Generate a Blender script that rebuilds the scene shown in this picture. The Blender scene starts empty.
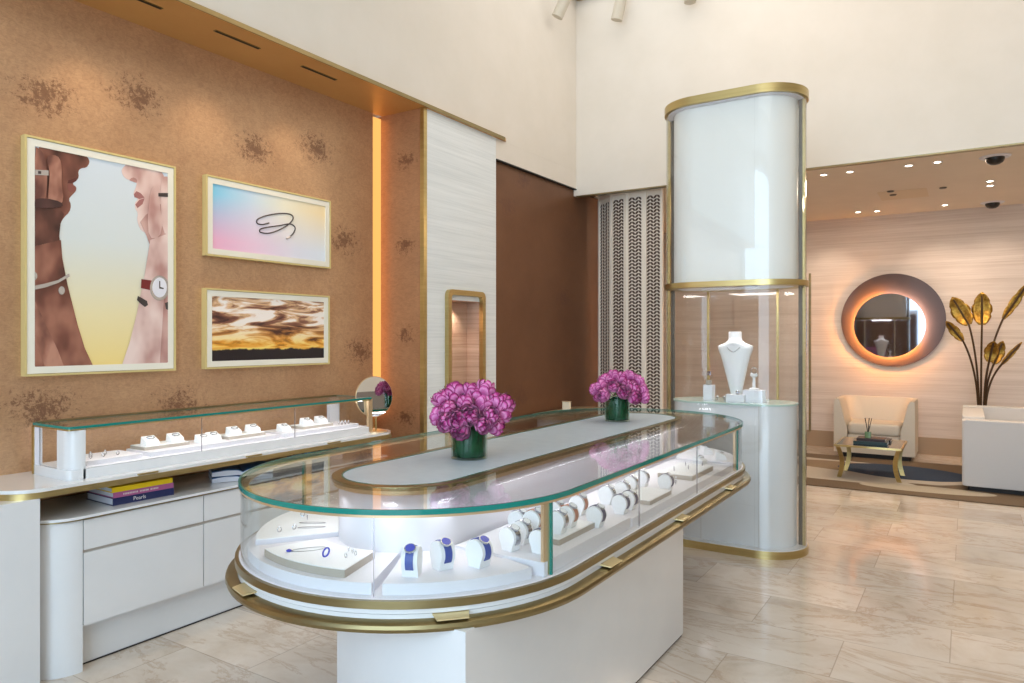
import bpy, math, random
from mathutils import Vector, Matrix
random.seed(4)
PI = math.pi
scn = bpy.context.scene
col = scn.collection
# ------------------------------------------------------------------ camera numbers
F_PX, YH, PSI, H = 715.0, 338.0, math.radians(32.53), 1.5
SN, CS = math.sin(PSI), math.cos(PSI)
def ray(u, v):
    r = (u-512)/F_PX
    return Vector((r*CS-SN, r*SN+CS, -(v-YH)/F_PX))
def atz(u, v, z):
    d = ray(u, v); t = (z-H)/d.z; return Vector((d.x*t, d.y*t, z))
def atx(u, v, x):
    d = ray(u, v); t = x/d.x; return Vector((x, d.y*t, H+d.z*t))
def aty(u, v, y):
    d = ray(u, v); t = y/d.y; return Vector((d.x*t, y, H+d.z*t))
def srgb(r, g, b):
    f = lambda c: ((c/255+0.055)/1.055)**2.4 if c/255 > 0.04045 else c/255/12.92
    return (f(r), f(g), f(b), 1)

# ------------------------------------------------------------------ materials
MATS = {}
class NT:
    def __init__(s, name):
        s.m = bpy.data.materials.new(name); s.m.use_nodes = True
        s.t = s.m.node_tree; s.t.nodes.clear()
        s.out = s.n('ShaderNodeOutputMaterial')
    def n(s, typ, **kw):
        x = s.t.nodes.new(typ)
        for k, v in kw.items():
            if k.startswith('i_'):
                key = k[2:]
                key = int(key) if key.isdigit() else key.replace('_', ' ')
                x.inputs[key].default_value = v
            else: setattr(x, k, v)
        return x
    def l(s, a, b): s.t.links.new(a, b)
    def bsdf(s, color, rough=.5, metal=0., **kw):
        p = s.n('ShaderNodeBsdfPrincipled')
        if hasattr(color, 'links') or isinstance(color, bpy.types.NodeSocket): s.l(color, p.inputs['Base Color'])
        else: p.inputs['Base Color'].default_value = color
        p.inputs['Roughness'].default_value = rough; p.inputs['Metallic'].default_value = metal
        for k, v in kw.items(): p.inputs[k.replace('_', ' ')].default_value = v
        s.l(p.outputs[0], s.out.inputs[0]); s.p = p
        return p
    def coords(s, scale=(1, 1, 1), loc=(0, 0, 0), rot=(0, 0, 0), kind='Object'):
        c = s.n('ShaderNodeTexCoord'); mp = s.n('ShaderNodeMapping')
        mp.inputs['Scale'].default_value = scale; mp.inputs['Location'].default_value = loc; mp.inputs['Rotation'].default_value = rot
        s.l(c.outputs[kind], mp.inputs[0]); return mp.outputs[0]
    def noise(s, vec, scale=5, detail=4, rough=.5, dist=0):
        x = s.n('ShaderNodeTexNoise'); s.l(vec, x.inputs['Vector'])
        x.inputs['Scale'].default_value = scale; x.inputs['Detail'].default_value = detail
        x.inputs['Roughness'].default_value = rough; x.inputs['Distortion'].default_value = dist
        return x.outputs['Fac']
    def ramp(s, fac, stops, interp='LINEAR'):
        r = s.n('ShaderNodeValToRGB'); r.color_ramp.interpolation = interp
        e = r.color_ramp.elements
        while len(e) < len(stops): e.new(.5)
        for i, (p, c) in enumerate(stops):
            e[i].position = p; e[i].color = c if len(c) == 4 else (*c, 1)
        s.l(fac, r.inputs[0]); return r.outputs[0]
    def mix(s, fac, a, b, blend='MIX'):
        x = s.n('ShaderNodeMix', data_type='RGBA', blend_type=blend)
        for sock, v in ((x.inputs[0], fac), (x.inputs[6], a), (x.inputs[7], b)):
            if isinstance(v, bpy.types.NodeSocket): s.l(v, sock)
            else: sock.default_value = v
        return x.outputs[2]
    def math(s, op, a, b=0., c=0.):
        x = s.n('ShaderNodeMath', operation=op)
        for i, v in enumerate((a, b, c)):
            if isinstance(v, bpy.types.NodeSocket): s.l(v, x.inputs[i])
            else: x.inputs[i].default_value = v
        return x.outputs[0]
    def bump(s, h, strength=.2, dist=.01):
        b = s.n('ShaderNodeBump'); b.inputs['Strength'].default_value = strength; b.inputs['Distance'].default_value = dist
        s.l(h, b.inputs['Height']); s.l(b.outputs[0], s.p.inputs['Normal'])

def plain(name, color, rough=.5, metal=0., **kw):
    t = NT(name); t.bsdf(color, rough, metal, **kw); MATS[name] = t.m; return t.m
def emit(name, color, strength):
    t = NT(name); e = t.n('ShaderNodeEmission'); e.inputs[0].default_value = color; e.inputs[1].default_value = strength
    t.l(e.outputs[0], t.out.inputs[0]); MATS[name] = t.m; return t.m
def subtle(name, c1, c2, rough, scale=(4, 4, 4), metal=0., nscale=3, bump=0, kind='Object', **kw):
    t = NT(name); v = t.coords(scale, kind=kind); n = t.noise(v, nscale, 5, .6)
    t.bsdf(t.ramp(n, [(.3, c1), (.7, c2)]), rough, metal, **kw)
    if bump: t.bump(n, bump, .004)
    MATS[name] = t.m; return t.m

M_lacquer = subtle('white_lacquer', srgb(224, 226, 228), srgb(230, 231, 232), .16, (1, 1, 1), Coat_Weight=.5, Coat_Roughness=.05)
M_plaster = subtle('cream_plaster', srgb(224, 215, 202), srgb(229, 220, 208), .75, (1, 1, 1))
M_ceiling = plain('ceiling_paint', srgb(238, 232, 222), .8)
M_alcove_ceiling = subtle('taupe_ceiling_paint', srgb(226, 210, 190), srgb(232, 216, 196), .6, (1, 1, 1))
M_brass = subtle('satin_brass', srgb(188, 166, 112), srgb(202, 182, 128), .30, (1, 1, 20), .95)
M_brass_dark = subtle('aged_brass', srgb(138, 124, 88), srgb(154, 139, 100), .33, (1, 1, 12), .95)
M_champagne = plain('champagne_metal', srgb(224, 196, 156), .32, .7)
M_soffit = subtle('bronze_soffit_paint', srgb(206, 156, 92), srgb(214, 166, 100), .4, (1, 1, 1), .35)
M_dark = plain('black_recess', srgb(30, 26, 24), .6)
M_darkfin = plain('dark_grey_metal', srgb(96, 90, 82), .35, .4)
M_white = plain('display_white', srgb(228, 226, 233), .6)
M_cushion = plain('white_leatherette', srgb(242, 242, 244), .55)
M_greige = plain('greige_leather', srgb(178, 168, 156), .6)
M_ledge = subtle('pale_blue_grey_leather', srgb(176, 190, 200), srgb(186, 199, 208), .38, (5, 5, 5))
M_glassedge = plain('green_glass_edge', srgb(22, 128, 118), .08, 0, IOR=1.5)
M_silver = plain('polished_silver', srgb(190, 192, 200), .18, 1)
M_gem = plain('blue_gem', srgb(60, 70, 190), .15)
M_bluestrap = plain('blue_leather', srgb(58, 78, 160), .45)
M_navystrap = plain('navy_leather', srgb(52, 54, 96), .45)
M_redstrap = plain('tan_leather', srgb(182, 120, 96), .5)
M_dial = plain('white_dial', srgb(235, 235, 240), .25)
M_black = plain('black_plastic', srgb(24, 22, 22), .3)
M_soil = plain('dark_stem', srgb(76, 54, 32), .5, .4)
M_paper = plain('book_pages', srgb(214, 216, 226), .8)
M_mirror = plain('silvered_mirror', (.86, .88, .88, 1), .015, 1)
M_mirror_dark = plain('smoked_mirror', (.36, .36, .40, 1), .03, 1)
M_linen = subtle('cream_upholstery', srgb(206, 196, 180), srgb(212, 203, 189), .85, (60, 60, 60), bump=.1)
M_sofa = subtle('white_upholstery', srgb(206, 203, 201), srgb(212, 209, 207), .85, (60, 60, 60), bump=.1)
M_base = plain('tan_skirting', srgb(170, 146, 118), .4)
M_led = emit('led_white', (1, .96, 1, 1), 4)
M_cove = emit('led_amber', (1, .42, .11, 1), 1.1)
M_halo = emit('led_halo_amber', (1, .40, .10, 1), 110)
M_halo_w = emit('led_halo_white', (1, .66, .46, 1), 45)
M_down = emit('downlight_lens', (1, .86, .66, 1), 14)
M_sky = emit('skylight_diffuser', (1, .97, .92, 1), 1.3)

def glass(name, tint, ior=1.45, rough=0.0):
    t = NT(name); tr = t.n('ShaderNodeBsdfTransparent'); tr.inputs[0].default_value = tint
    gl = t.n('ShaderNodeBsdfGlossy'); gl.inputs['Roughness'].default_value = rough
    lw = t.n('ShaderNodeLayerWeight'); lw.inputs[0].default_value = .5
    f0 = ((ior-1)/(ior+1))**2
    f = t.math('MULTIPLY_ADD', t.math('POWER', lw.outputs['Facing'], 5.0), 1-f0, f0)
    mx = t.n('ShaderNodeMixShader'); t.l(f, mx.inputs[0]); t.l(tr.outputs[0], mx.inputs[1]); t.l(gl.outputs[0], mx.inputs[2])
    t.l(mx.outputs[0], t.out.inputs[0]); MATS[name] = t.m; return t.m
M_glass = glass('clear_glass', (.97, .985, .98, 1), 1.35)
M_topglass = glass('clear_top_glass', (.96, .98, .975, 1), 1.3)
M_tglass = glass('tower_glass', (.985, .99, .988, 1), 1.45)
M_vase = glass('vase_glass', (.9, .97, .93, 1), 1.28)

def mk_floor():
    t = NT('marble_tiles')
    v = t.coords((1, 1, 1))
    sep = t.n('ShaderNodeSeparateXYZ'); t.l(v, sep.inputs[0])
    row = t.math('FLOOR', t.math('DIVIDE', t.math('SUBTRACT', sep.outputs[1], 3.42), .4475))
    par = t.math('MODULO', t.math('ADD', row, 100.0), 2.0)
    xs = t.math('DIVIDE', t.math('ADD', t.math('ADD', sep.outputs[0], .518), t.math('MULTIPLY', par, .4465)), .893)
    cx = t.math('FLOOR', xs); fx = t.math('MULTIPLY', t.math('FRACT', xs), .893)
    fy = t.math('MULTIPLY', t.math('FRACT', t.math('DIVIDE', t.math('SUBTRACT', sep.outputs[1], 3.42-44.75), .4475)), .4475)
    dx = t.math('MINIMUM', fx, t.math('SUBTRACT', .893, fx)); dy = t.math('MINIMUM', fy, t.math('SUBTRACT', .4475, fy))
    d = t.math('MINIMUM', dx, dy)
    joint = t.ramp(d, [(.0, (1, 1, 1)), (.0032, (0, 0, 0))])
    comb = t.n('ShaderNodeCombineXYZ'); t.l(cx, comb.inputs[0]); t.l(row, comb.inputs[1])
    wn = t.n('ShaderNodeTexWhiteNoise'); wn.noise_dimensions = '3D'; t.l(comb.outputs[0], wn.inputs['Vector'])
    off = t.n('ShaderNodeVectorMath', operation='MULTIPLY_ADD'); t.l(wn.outputs['Color'], off.inputs[0]); off.inputs[1].default_value = (9, 9, 9); t.l(v, off.inputs[2])
    n1 = t.noise(off.outputs[0], 2.0, 8, .68, .5); st = t.n('ShaderNodeMapping'); st.inputs['Scale'].default_value = (.7, 1.8, 1); st.inputs['Rotation'].default_value = (0, 0, .5); t.l(off.outputs[0], st.inputs[0]); n2 = t.noise(st.outputs[0], 1.5, 10, .68, .7)
    base = t.ramp(n1, [(.28, srgb(186, 172, 156)), (.45, srgb(208, 196, 182)), (.6, srgb(216, 207, 196)), (.75, srgb(198, 182, 164))])
    vein = t.ramp(n2, [(.47, (0, 0, 0)), (.492, (1, 1, 1)), (.498, (1, 1, 1)), (.52, (0, 0, 0))])
    c = t.mix(t.math('MULTIPLY', vein, .45), base, srgb(176, 150, 124))
    tone = t.math('MULTIPLY_ADD', wn.outputs['Value'], .20, .88)
    hsv = t.n('ShaderNodeHueSaturation'); t.l(c, hsv.inputs['Color']); t.l(tone, hsv.inputs['Value'])
    c = t.mix(t.math('MULTIPLY', joint, .6), hsv.outputs[0], srgb(140, 126, 110))
    t.bsdf(c, .11, 0, Specular_IOR_Level=.55)
    return t.m
M_floor = mk_floor()

def mk_bronze(name, stains, ca, cb, plane='X', metal=.5, rough=.38, size=.23):
    t = NT(name)
    v = t.coords((1, 1, 1))
    n1 = t.noise(v, 2.2, 6, .6); n2 = t.noise(t.coords((60, 60, 60)), 1, 6, .75)
    n3 = t.noise(t.coords((14, 26, 26)), 1, 6, .8, 1.5)
    c = t.ramp(n1, [(.3, ca), (.7, cb)])
    c = t.mix(t.ramp(n3, [(.44, (0, 0, 0)), (.66, (.28, .28, .28))]), c, srgb(128, 84, 62))
    weave = t.noise(t.coords((40, 40, 240)), 1, 3, .6)
    c = t.mix(t.ramp(weave, [(.35, (.16, .16, .16)), (.6, (0, 0, 0))]), c, srgb(120, 78, 50))
    mask = None
    for (px, py, pz) in stains:
        vm = t.n('ShaderNodeVectorMath', operation='SUBTRACT'); t.l(v, vm.inputs[0]); vm.inputs[1].default_value = (px, py, pz)
        sc = t.n('ShaderNodeVectorMath', operation='MULTIPLY'); t.l(vm.outputs[0], sc.inputs[0]); sc.inputs[1].default_value = (1, 1, 1.5)
        ln = t.n('ShaderNodeVectorMath', operation='LENGTH'); t.l(sc.outputs[0], ln.inputs[0])
        m = t.math('SUBTRACT', 1.0, t.math('DIVIDE', ln.outputs['Value'], size))
        m = t.math('MAXIMUM', m, 0.0)
        mask = m if mask is None else t.math('MAXIMUM', mask, m)
    if mask is not None:
        bl = t.noise(t.coords((34, 34, 34)), 1, 8, .85, .3)
        k = t.math('ADD', t.math('MULTIPLY', mask, .21), bl)
        k = t.ramp(k, [(.60, (0, 0, 0)), (.68, (.7, .7, .7))])
        k2 = t.math('MULTIPLY', k, t.ramp(mask, [(0, (0, 0, 0)), (.12, (1, 1, 1))]))
        c = t.mix(k2, c, srgb(104, 66, 50))
    t.bsdf(c, rough, metal)
    t.bump(n2, .18, .004)
    return t.m
zs = [Vector(atx(45, 95, -3.84)), atx(138, 97, -3.84), atx(255, 150, -3.84), atx(315, 148, -3.84), Vector((-3.84, 1.72, 1.16)), Vector((-3.84, 2.45, 1.12)), Vector((-3.84, 3.75, 2.2)), Vector((-3.84, 3.9, 1.4))]
M_bronze = mk_bronze('bronze_wallcovering', zs, srgb(196, 156, 120), srgb(214, 174, 136))
M_bronze_side = mk_bronze('bronze_wallcovering_return', [Vector((-3.6, 4.14, z)) for z in (2.85, 2.2, 1.52, .9)], srgb(188, 142, 104), srgb(198, 152, 114), size=.15)
M_brown = mk_bronze('dark_bronze_wallcovering', [Vector((-3.45, y, z)) for y, z in ((5.34, 2.68), (5.63, 2.95), (5.55, .95), (6.4, 1.9))], srgb(112, 74, 48), srgb(124, 84, 56), metal=.3, rough=.42)

def mk_cloth(name, c1, c2, c3, axis='Y', rough=.7):
    t = NT(name)
    sc = (1.2, 1.2, 70)
    n1 = t.noise(t.coords(sc), 1, 6, .7); n2 = t.noise(t.coords((.6, .6, 16), loc=(3, 2, 1)), 1, 3, .6)
    c = t.mix(.4, t.ramp(n1, [(.3, c1), (.52, c2), (.75, c3)]), t.ramp(n2, [(.3, c1), (.7, c3)]))
    t.bsdf(c, rough); t.bump(n1, .5, .004)
    return t.m
M_grass_white = mk_cloth('white_grasscloth', srgb(214, 218, 218), srgb(234, 237, 236), srgb(244, 246, 246))
M_grass_beige = mk_cloth('beige_grasscloth', srgb(196, 180, 168), srgb(218, 204, 194), srgb(232, 221, 212))
M_niche = mk_cloth('niche_grasscloth', srgb(170, 128, 104), srgb(206, 170, 144), srgb(220, 188, 166))

def mk_rug():
    t = NT('rug_pile')
    v = t.coords((1, 1, 1)); n = t.noise(t.coords((90, 90, 90)), 1, 4, .7)
    wob = t.noise(t.coords((1.6, 1.6, 1.6)), 1, 2, .5)
    sep = t.n('ShaderNodeSeparateXYZ'); t.l(v, sep.inputs[0])
    def ell(cx, cy, rx, ry, edge=.03, rot=0.):
        dx = t.math('SUBTRACT', sep.outputs[0], cx); dy = t.math('SUBTRACT', sep.outputs[1], cy)
        c_, s_ = math.cos(rot), math.sin(rot)
        ax = t.math('ADD', t.math('MULTIPLY', dx, c_/rx), t.math('MULTIPLY', dy, s_/rx))
        ay = t.math('ADD', t.math('MULTIPLY', dx, -s_/ry), t.math('MULTIPLY', dy, c_/ry))
        r = t.math('SQRT', t.math('ADD', t.math('POWER', ax, 2.0), t.math('POWER', ay, 2.0)))
        r = t.math('ADD', r, t.math('MULTIPLY', t.math('SUBTRACT', wob, .5), .25))
        return t.ramp(r, [(.0, (1, 1, 1)), (.97, (1, 1, 1)), (1.0, (0, 0, 0))])
    cream = srgb(190, 181, 167); ochre = srgb(110, 92, 72)
    c = t.mix(ell(-1.5, 8.9, 1.6, .62, rot=-.1), ochre, cream)
    c = t.mix(ell(-.95, 9.05, .95, .33, rot=-.12), c, srgb(140, 120, 96))
    c = t.mix(ell(-1.35, 8.35, .95, .22, rot=-.08), c, cream)
    c = t.mix(ell(-.35, 8.12, .60, .17, rot=.05), c, srgb(178, 168, 150))
    c = t.mix(ell(-.62, 9.02, .66, .46, rot=-.15), c, srgb(46, 62, 84))
    hsv = t.n('ShaderNodeHueSaturation'); t.l(c, hsv.inputs['Color']); t.l(t.math('MULTIPLY_ADD', n, .5, .75), hsv.inputs['Value'])
    t.bsdf(hsv.outputs[0], .95); t.bump(n, .6, .006); return t.m
M_rug = mk_rug()

def grad_mat(name, axis_stops, rough=.35, second=None):
    """printed gradient: uses generated coordinates of the print (Y across, Z up)"""
    t = NT(name); c = t.n('ShaderNodeTexCoord'); s = t.n('ShaderNodeSeparateXYZ'); t.l(c.outputs['Generated'], s.inputs[0])
    col_ = t.ramp(s.outputs[2], axis_stops)
    if second:
        o = t.ramp(s.outputs[1], second[0]); col_ = t.mix(second[1], col_, o)
    t.bsdf(col_, rough); return t.m

# ------------------------------------------------------------------ mesh builder
class MB:
    def __init__(s): s.v = []; s.f = []; s.fm = []; s.mi = 0
    def add(s, vs, fs):
        o = len(s.v); s.v += [tuple(p) for p in vs]; s.f += [tuple(i+o for i in f) for f in fs]; s.fm += [s.mi]*len(fs); return s
    def box(s, x0, x1, y0, y1, z0, z1):
        return s.add([(x0, y0, z0), (x1, y0, z0), (x1, y1, z0), (x0, y1, z0), (x0, y0, z1), (x1, y0, z1), (x1, y1, z1), (x0, y1, z1)],
                     [(0, 3, 2, 1), (4, 5, 6, 7), (0, 1, 5, 4), (1, 2, 6, 5), (2, 3, 7, 6), (3, 0, 4, 7)])
    def rbox(s, x0, x1, y0, y1, z0, z1, r=.01, axis='z', seg=4):
        """box with corners rounded round one axis"""
        if axis == 'z': pl = rrect(x0, x1, y0, y1, r, seg); return s.prism(pl, z0, z1)
        if axis == 'y': pl = rrect(x0, x1, z0, z1, r, seg); return s.prismf([(p[0], y0, p[1]) for p in pl], [(p[0], y1, p[1]) for p in pl])
        pl = rrect(y0, y1, z0, z1, r, seg); return s.prismf([(x0, p[0], p[1]) for p in pl], [(x1, p[0], p[1]) for p in pl])
    def prismf(s, a, b):
        n = len(a); fs = [tuple(range(n))[::-1], tuple(range(n, 2*n))] + [(i, (i+1) % n, (i+1) % n+n, i+n) for i in range(n)]
        return s.add(list(a)+list(b), fs)
    def prism(s, pl, z0, z1): return s.prismf([(x, y, z0) for x, y in pl], [(x, y, z1) for x, y in pl])
    def pillow(s, pl, z0, z1, bev=.01, seg=3):
        """prism with softened top and bottom edges (profile inset towards centroid)"""
        cx = sum(p[0] for p in pl)/len(pl); cy = sum(p[1] for p in pl)/len(pl); n = len(pl)
        rings = []
        prof = [(bev*(1-math.cos(a)), ) for a in (0,)]
        zs_ = []
        for i in range(seg+1):
            a = PI/2*i/seg; zs_.append((bev*(1-math.sin(a)), z0+bev*(1-math.cos(a))))
        up = [(o, z1-(z-z0)) for o, z in reversed(zs_)]
        lst = zs_+up
        vs = []
        for o, z in lst:
            for x, y in pl:
                d = math.hypot(x-cx, y-cy) or 1
                vs.append((x-(x-cx)/d*o, y-(y-cy)/d*o, z))
        fs = [tuple(range(n))[::-1], tuple(range(len(vs)-n, len(vs)))]
        for k in range(len(lst)-1):
            fs += [(k*n+i, k*n+(i+1) % n, (k+1)*n+(i+1) % n, (k+1)*n+i) for i in range(n)]
        return s.add(vs, fs)
    def sweep(s, outline, prof, closed=True, cap=False):
        """outline(r)->list of (x,y); prof list of (r,z)"""
        rings = [[(x, y, z) for x, y in outline(r)] for r, z in prof]; n = len(rings[0]); vs = [p for rg in rings for p in rg]; m = len(rings); fs = []
        for k in range(m if closed else m-1):
            k2 = (k+1) % m
            fs += [(k*n+i, k*n+(i+1) % n, k2*n+(i+1) % n, k2*n+i) for i in range(n)]
        if cap: fs += [tuple(range(n))[::-1], tuple(range((m-1)*n, m*n))]
        return s.add(vs, fs)
    def strip(s, pa, pb, z0, z1):
        """wall between polylines pa (outer) and pb (inner), closed solid"""
        n = len(pa); vs = [(x, y, z0) for x, y in pa]+[(x, y, z0) for x, y in pb]+[(x, y, z1) for x, y in pa]+[(x, y, z1) for x, y in pb]; fs = []
        for i in range(n-1):
            fs += [(i, n+i, n+i+1, i+1), (2*n+i, 2*n+i+1, 3*n+i+1, 3*n+i), (i, i+1, 2*n+i+1, 2*n+i), (n+i, 3*n+i, 3*n+i+1, n+i+1)]
        fs += [(0, 2*n, 3*n, n), (n-1, 2*n-1, 4*n-1, 3*n-1)]
        return s.add(vs, fs)
    def lathe(s, prof, c=(0, 0, 0), n=20, cap=True):
        vs = []; fs = []; m = len(prof)
        for r, z in prof:
            for i in range(n): a = 2*PI*i/n; vs.append((c[0]+r*math.cos(a), c[1]+r*math.sin(a), c[2]+z))
        for k in range(m-1): fs += [(k*n+i, k*n+(i+1) % n, (k+1)*n+(i+1) % n, (k+1)*n+i) for i in range(n)]
        if cap: fs += [tuple(range(n))[::-1], tuple(range((m-1)*n, m*n))]
        return s.add(vs, fs)
    def tube(s, pts, r, n=8, closed=False):
        pts = [Vector(p) for p in pts]; vs = []; fs = []; m = len(pts)
        rr = r if isinstance(r, (list, tuple)) else [r]*m
        up = Vector((0, 0, 1)); prev = None
        for k, p in enumerate(pts):
            a = pts[(k-1) % m] if (k or closed) else p; b = pts[(k+1) % m] if (k < m-1 or closed) else p
            t = (b-a).normalized()
            if prev is None: x = t.cross(up) if abs(t.z) < .95 else t.cross(Vector((1, 0, 0)))
            else: x = prev-t*prev.dot(t)
            x.normalize(); prev = x; y = t.cross(x)
            for i in range(n): q = 2*PI*i/n; vs.append(tuple(p+(x*math.cos(q)+y*math.sin(q))*rr[k]))
        for k in range(m if closed else m-1):
            k2 = (k+1) % m; fs += [(k*n+i, k*n+(i+1) % n, k2*n+(i+1) % n, k2*n+i) for i in range(n)]
        if not closed: fs += [tuple(range(n))[::-1], tuple(range((m-1)*n, m*n))]
        return s.add(vs, fs)
    def sphere(s, c, r, n=12, m=8, sc=(1, 1, 1)):
        vs = [(c[0], c[1], c[2]-r*sc[2])]; fs = []
        for k in range(1, m):
            a = -PI/2+PI*k/m
            for i in range(n): q = 2*PI*i/n; vs.append((c[0]+r*sc[0]*math.cos(a)*math.cos(q), c[1]+r*sc[1]*math.cos(a)*math.sin(q), c[2]+r*sc[2]*math.sin(a)))
        vs.append((c[0], c[1], c[2]+r*sc[2])); L = len(vs)-1
        for i in range(n): fs.append((0, 1+(i+1) % n, 1+i)); fs.append((L, L-n+i, L-n+(i+1) % n))
        for k in range(m-2): fs += [(1+k*n+i, 1+k*n+(i+1) % n, 1+(k+1)*n+(i+1) % n, 1+(k+1)*n+i) for i in range(n)]
        return s.add(vs, fs)
    def build(s, name, mat, parent=None, angle=35, xf=None):
        me = bpy.data.meshes.new(name)
        o0 = Vector(parent.get('_o', (0, 0, 0))) if parent is not None else Vector((0, 0, 0))
        vs = [Vector(p) for p in s.v]
        if xf is not None: vs = [xf @ p for p in vs]
        me.from_pydata([tuple(p-o0) for p in vs], [], s.f)
        for m in (mat if isinstance(mat, (list, tuple)) else [mat]): me.materials.append(m)
        me.polygons.foreach_set('use_smooth', [True]*len(me.polygons))
        if len(set(s.fm)) > 1: me.polygons.foreach_set('material_index', s.fm)
        me.update()
        import bmesh
        bm = bmesh.new(); bm.from_mesh(me); bmesh.ops.recalc_face_normals(bm, faces=bm.faces); bm.to_mesh(me); bm.free()
        me.set_sharp_from_angle(angle=math.radians(angle))
        o = bpy.data.objects.new(name, me); col.objects.link(o)
        if parent is not None:
            o.parent = parent
            if '_o' in parent: o['_o'] = tuple(o0)
        return o
def rrect(x0, x1, y0, y1, r, seg=4):
    r = min(r, (x1-x0)/2-1e-5, (y1-y0)/2-1e-5); pl = []
    for cx, cy, a0 in ((x1-r, y1-r, 0), (x0+r, y1-r, PI/2), (x0+r, y0+r, PI), (x1-r, y0+r, 1.5*PI)):
        for i in range(seg+1): a = a0+PI/2*i/seg; pl.append((cx+r*math.cos(a), cy+r*math.sin(a)))
    return pl
def stad_y(cx, y0, y1, r, n=32):
    """stadium along Y, ccw starting at the near end left tangent"""
    pl = [(cx+r*math.cos(PI+PI*i/n), y0+r*math.sin(PI+PI*i/n)) for i in range(n+1)]
    pl += [(cx+r*math.cos(PI*i/n), y1+r*math.sin(PI*i/n)) for i in range(n+1)]
    return pl
def stad_x(x0, x1, cy, r, n=24):
    pl = [(x1+r*math.cos(-PI/2+PI*i/n), cy+r*math.sin(-PI/2+PI*i/n)) for i in range(n+1)]
    pl += [(x0+r*math.cos(PI/2+PI*i/n), cy+r*math.sin(PI/2+PI*i/n)) for i in range(n+1)]
    return pl
def tag(o, label, cat, group=None, kind=None):
    o['label'] = label; o['category'] = cat
    if group: o['group'] = group
    if kind: o['kind'] = kind
    return o
def thing(name, loc, label, cat, group=None):
    o = bpy.data.objects.new(name, None); col.objects.link(o); o.location = loc; o['_o'] = tuple(loc)
    o.empty_display_size = .05
    return tag(o, label, cat, group)
def struct(o, label=None):
    o['kind'] = 'structure'
    if label: o['label'] = label
    return o
def dup(root, loc, rotz=0, scale=1, label=None, group=None):
    def cp(o, parent):
        c = o.copy(); col.objects.link(c)
        if parent is not None: c.parent = parent
        for ch in [k for k in o.children]: cp(ch, c)
        return c
    r = cp(root, None); r.location = loc; r.rotation_euler = (0, 0, rotz); r.scale = (scale,)*3
    if label: r['label'] = label
    if group: r['group'] = group
    return r
used = set()
def place(proto, loc, rotz=0, scale=1, label=None, group=None):
    if proto.name not in used:
        used.add(proto.name); proto.location = loc; proto.rotation_euler = (0, 0, rotz); proto.scale = (scale,)*3
        if label: proto['label'] = label
        if group: proto['group'] = group
        return proto
    return dup(proto, loc, rotz, scale, label, group)

# ================================================================== ROOM
WX = -3.84      # bronze wall
FX = -3.42      # upper wall / pier front
RX, Y0, YB, YA, ZC = 3.2, -4.0, 6.6, 10.65, 5.0
struct(MB().box(-4.3, RX+.3, Y0-.3, YA+.3, -.1, 0).build('floor', M_floor), 'polished beige marble floor laid in staggered rectangular tiles')
struct(MB().box(WX-.15, WX, Y0, 4.04, 0, 3.22).build('wall_left', M_bronze), 'bronze fabric wall with dark scattered blotches behind the pictures')
struct(MB().box(WX-.15, FX, Y0, 7.2, 3.24, ZC).build('wall_left_upper', M_plaster), 'tall cream plaster wall above the bronze soffit')
u2 = MB().box(WX-.15, FX, 5.1065, 7.2, 3.04, 3.2195).box(WX-.15, FX, 5.262, 7.2, 3.22, 3.24)
struct(u2.build('trim_1', M_plaster), 'cream plaster drop above the dark brown wall')
# soffit slab with rounded end
pl = [(WX, Y0), (FX+.03, Y0), (FX+.03, 5.2)]+[(FX-.03+.06*math.cos(a), 5.2+.06*math.sin(a)) for a in [PI/2*i/6 for i in range(7)]]+[(WX, 5.26)]
sof = struct(MB().prism(pl, 3.22, 3.24).build('trim_2', M_soffit), 'bronze soffit over the bronze wall')
struct(MB().box(FX+.028, FX+.034, Y0, 5.2, 3.216, 3.243).build('trim_3', M_brass_dark), 'thin aged brass edge strip along the soffit')
# slots in the soffit
for i, (a, b, lb) in enumerate(((1.75, 2.16, 'narrow dark ceiling slot in the soffit nearest the picture top edge'), (2.48, 2.77, 'narrow dark ceiling slot in the soffit, middle of the three'), (3.10, 3.38, 'narrow dark ceiling slot in the soffit closest to the white pier'))):
    t = thing('ceiling_slot', (-3.55, (a+b)/2, 3.22), lb, 'vent', 'slots in the bronze soffit')
    MB().box(-3.562, -3.538, a-.006, b+.006, 3.217, 3.2205).build('slot_frame', M_brass_dark, t)
    MB().box(-3.557, -3.543, a, b, 3.215, 3.2168).build('slot_opening', M_dark, t)
# light cove at the end of the wall
struct(MB().box(WX-.15, WX-.06, 4.04, 4.17, 0, 3.22).build('wall_left_recess', M_soffit), 'narrow recess between bronze wall and pier')
t = thing('cove_light', (WX-.03, 4.105, .86), 'glowing amber light strip in the corner recess beside the pier', 'light')
MB().rbox(WX-.055, WX-.01, 4.05, 4.16, .9, 3.2, .01).build('diffuser', M_cove, t)
struct(MB().box(WX-.06, WX+.03, 4.16, 4.17, 0, 3.22).build('trim_4', M_plaster), 'pale edge strip beside the amber light')
# pier: bronze side, gold corner, white grasscloth front with niche
pier = struct(MB().box(WX-.05, FX-.004, 4.14+.03, 5.106, 0, 3.22).build('wall_pier', M_bronze_side))
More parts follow.
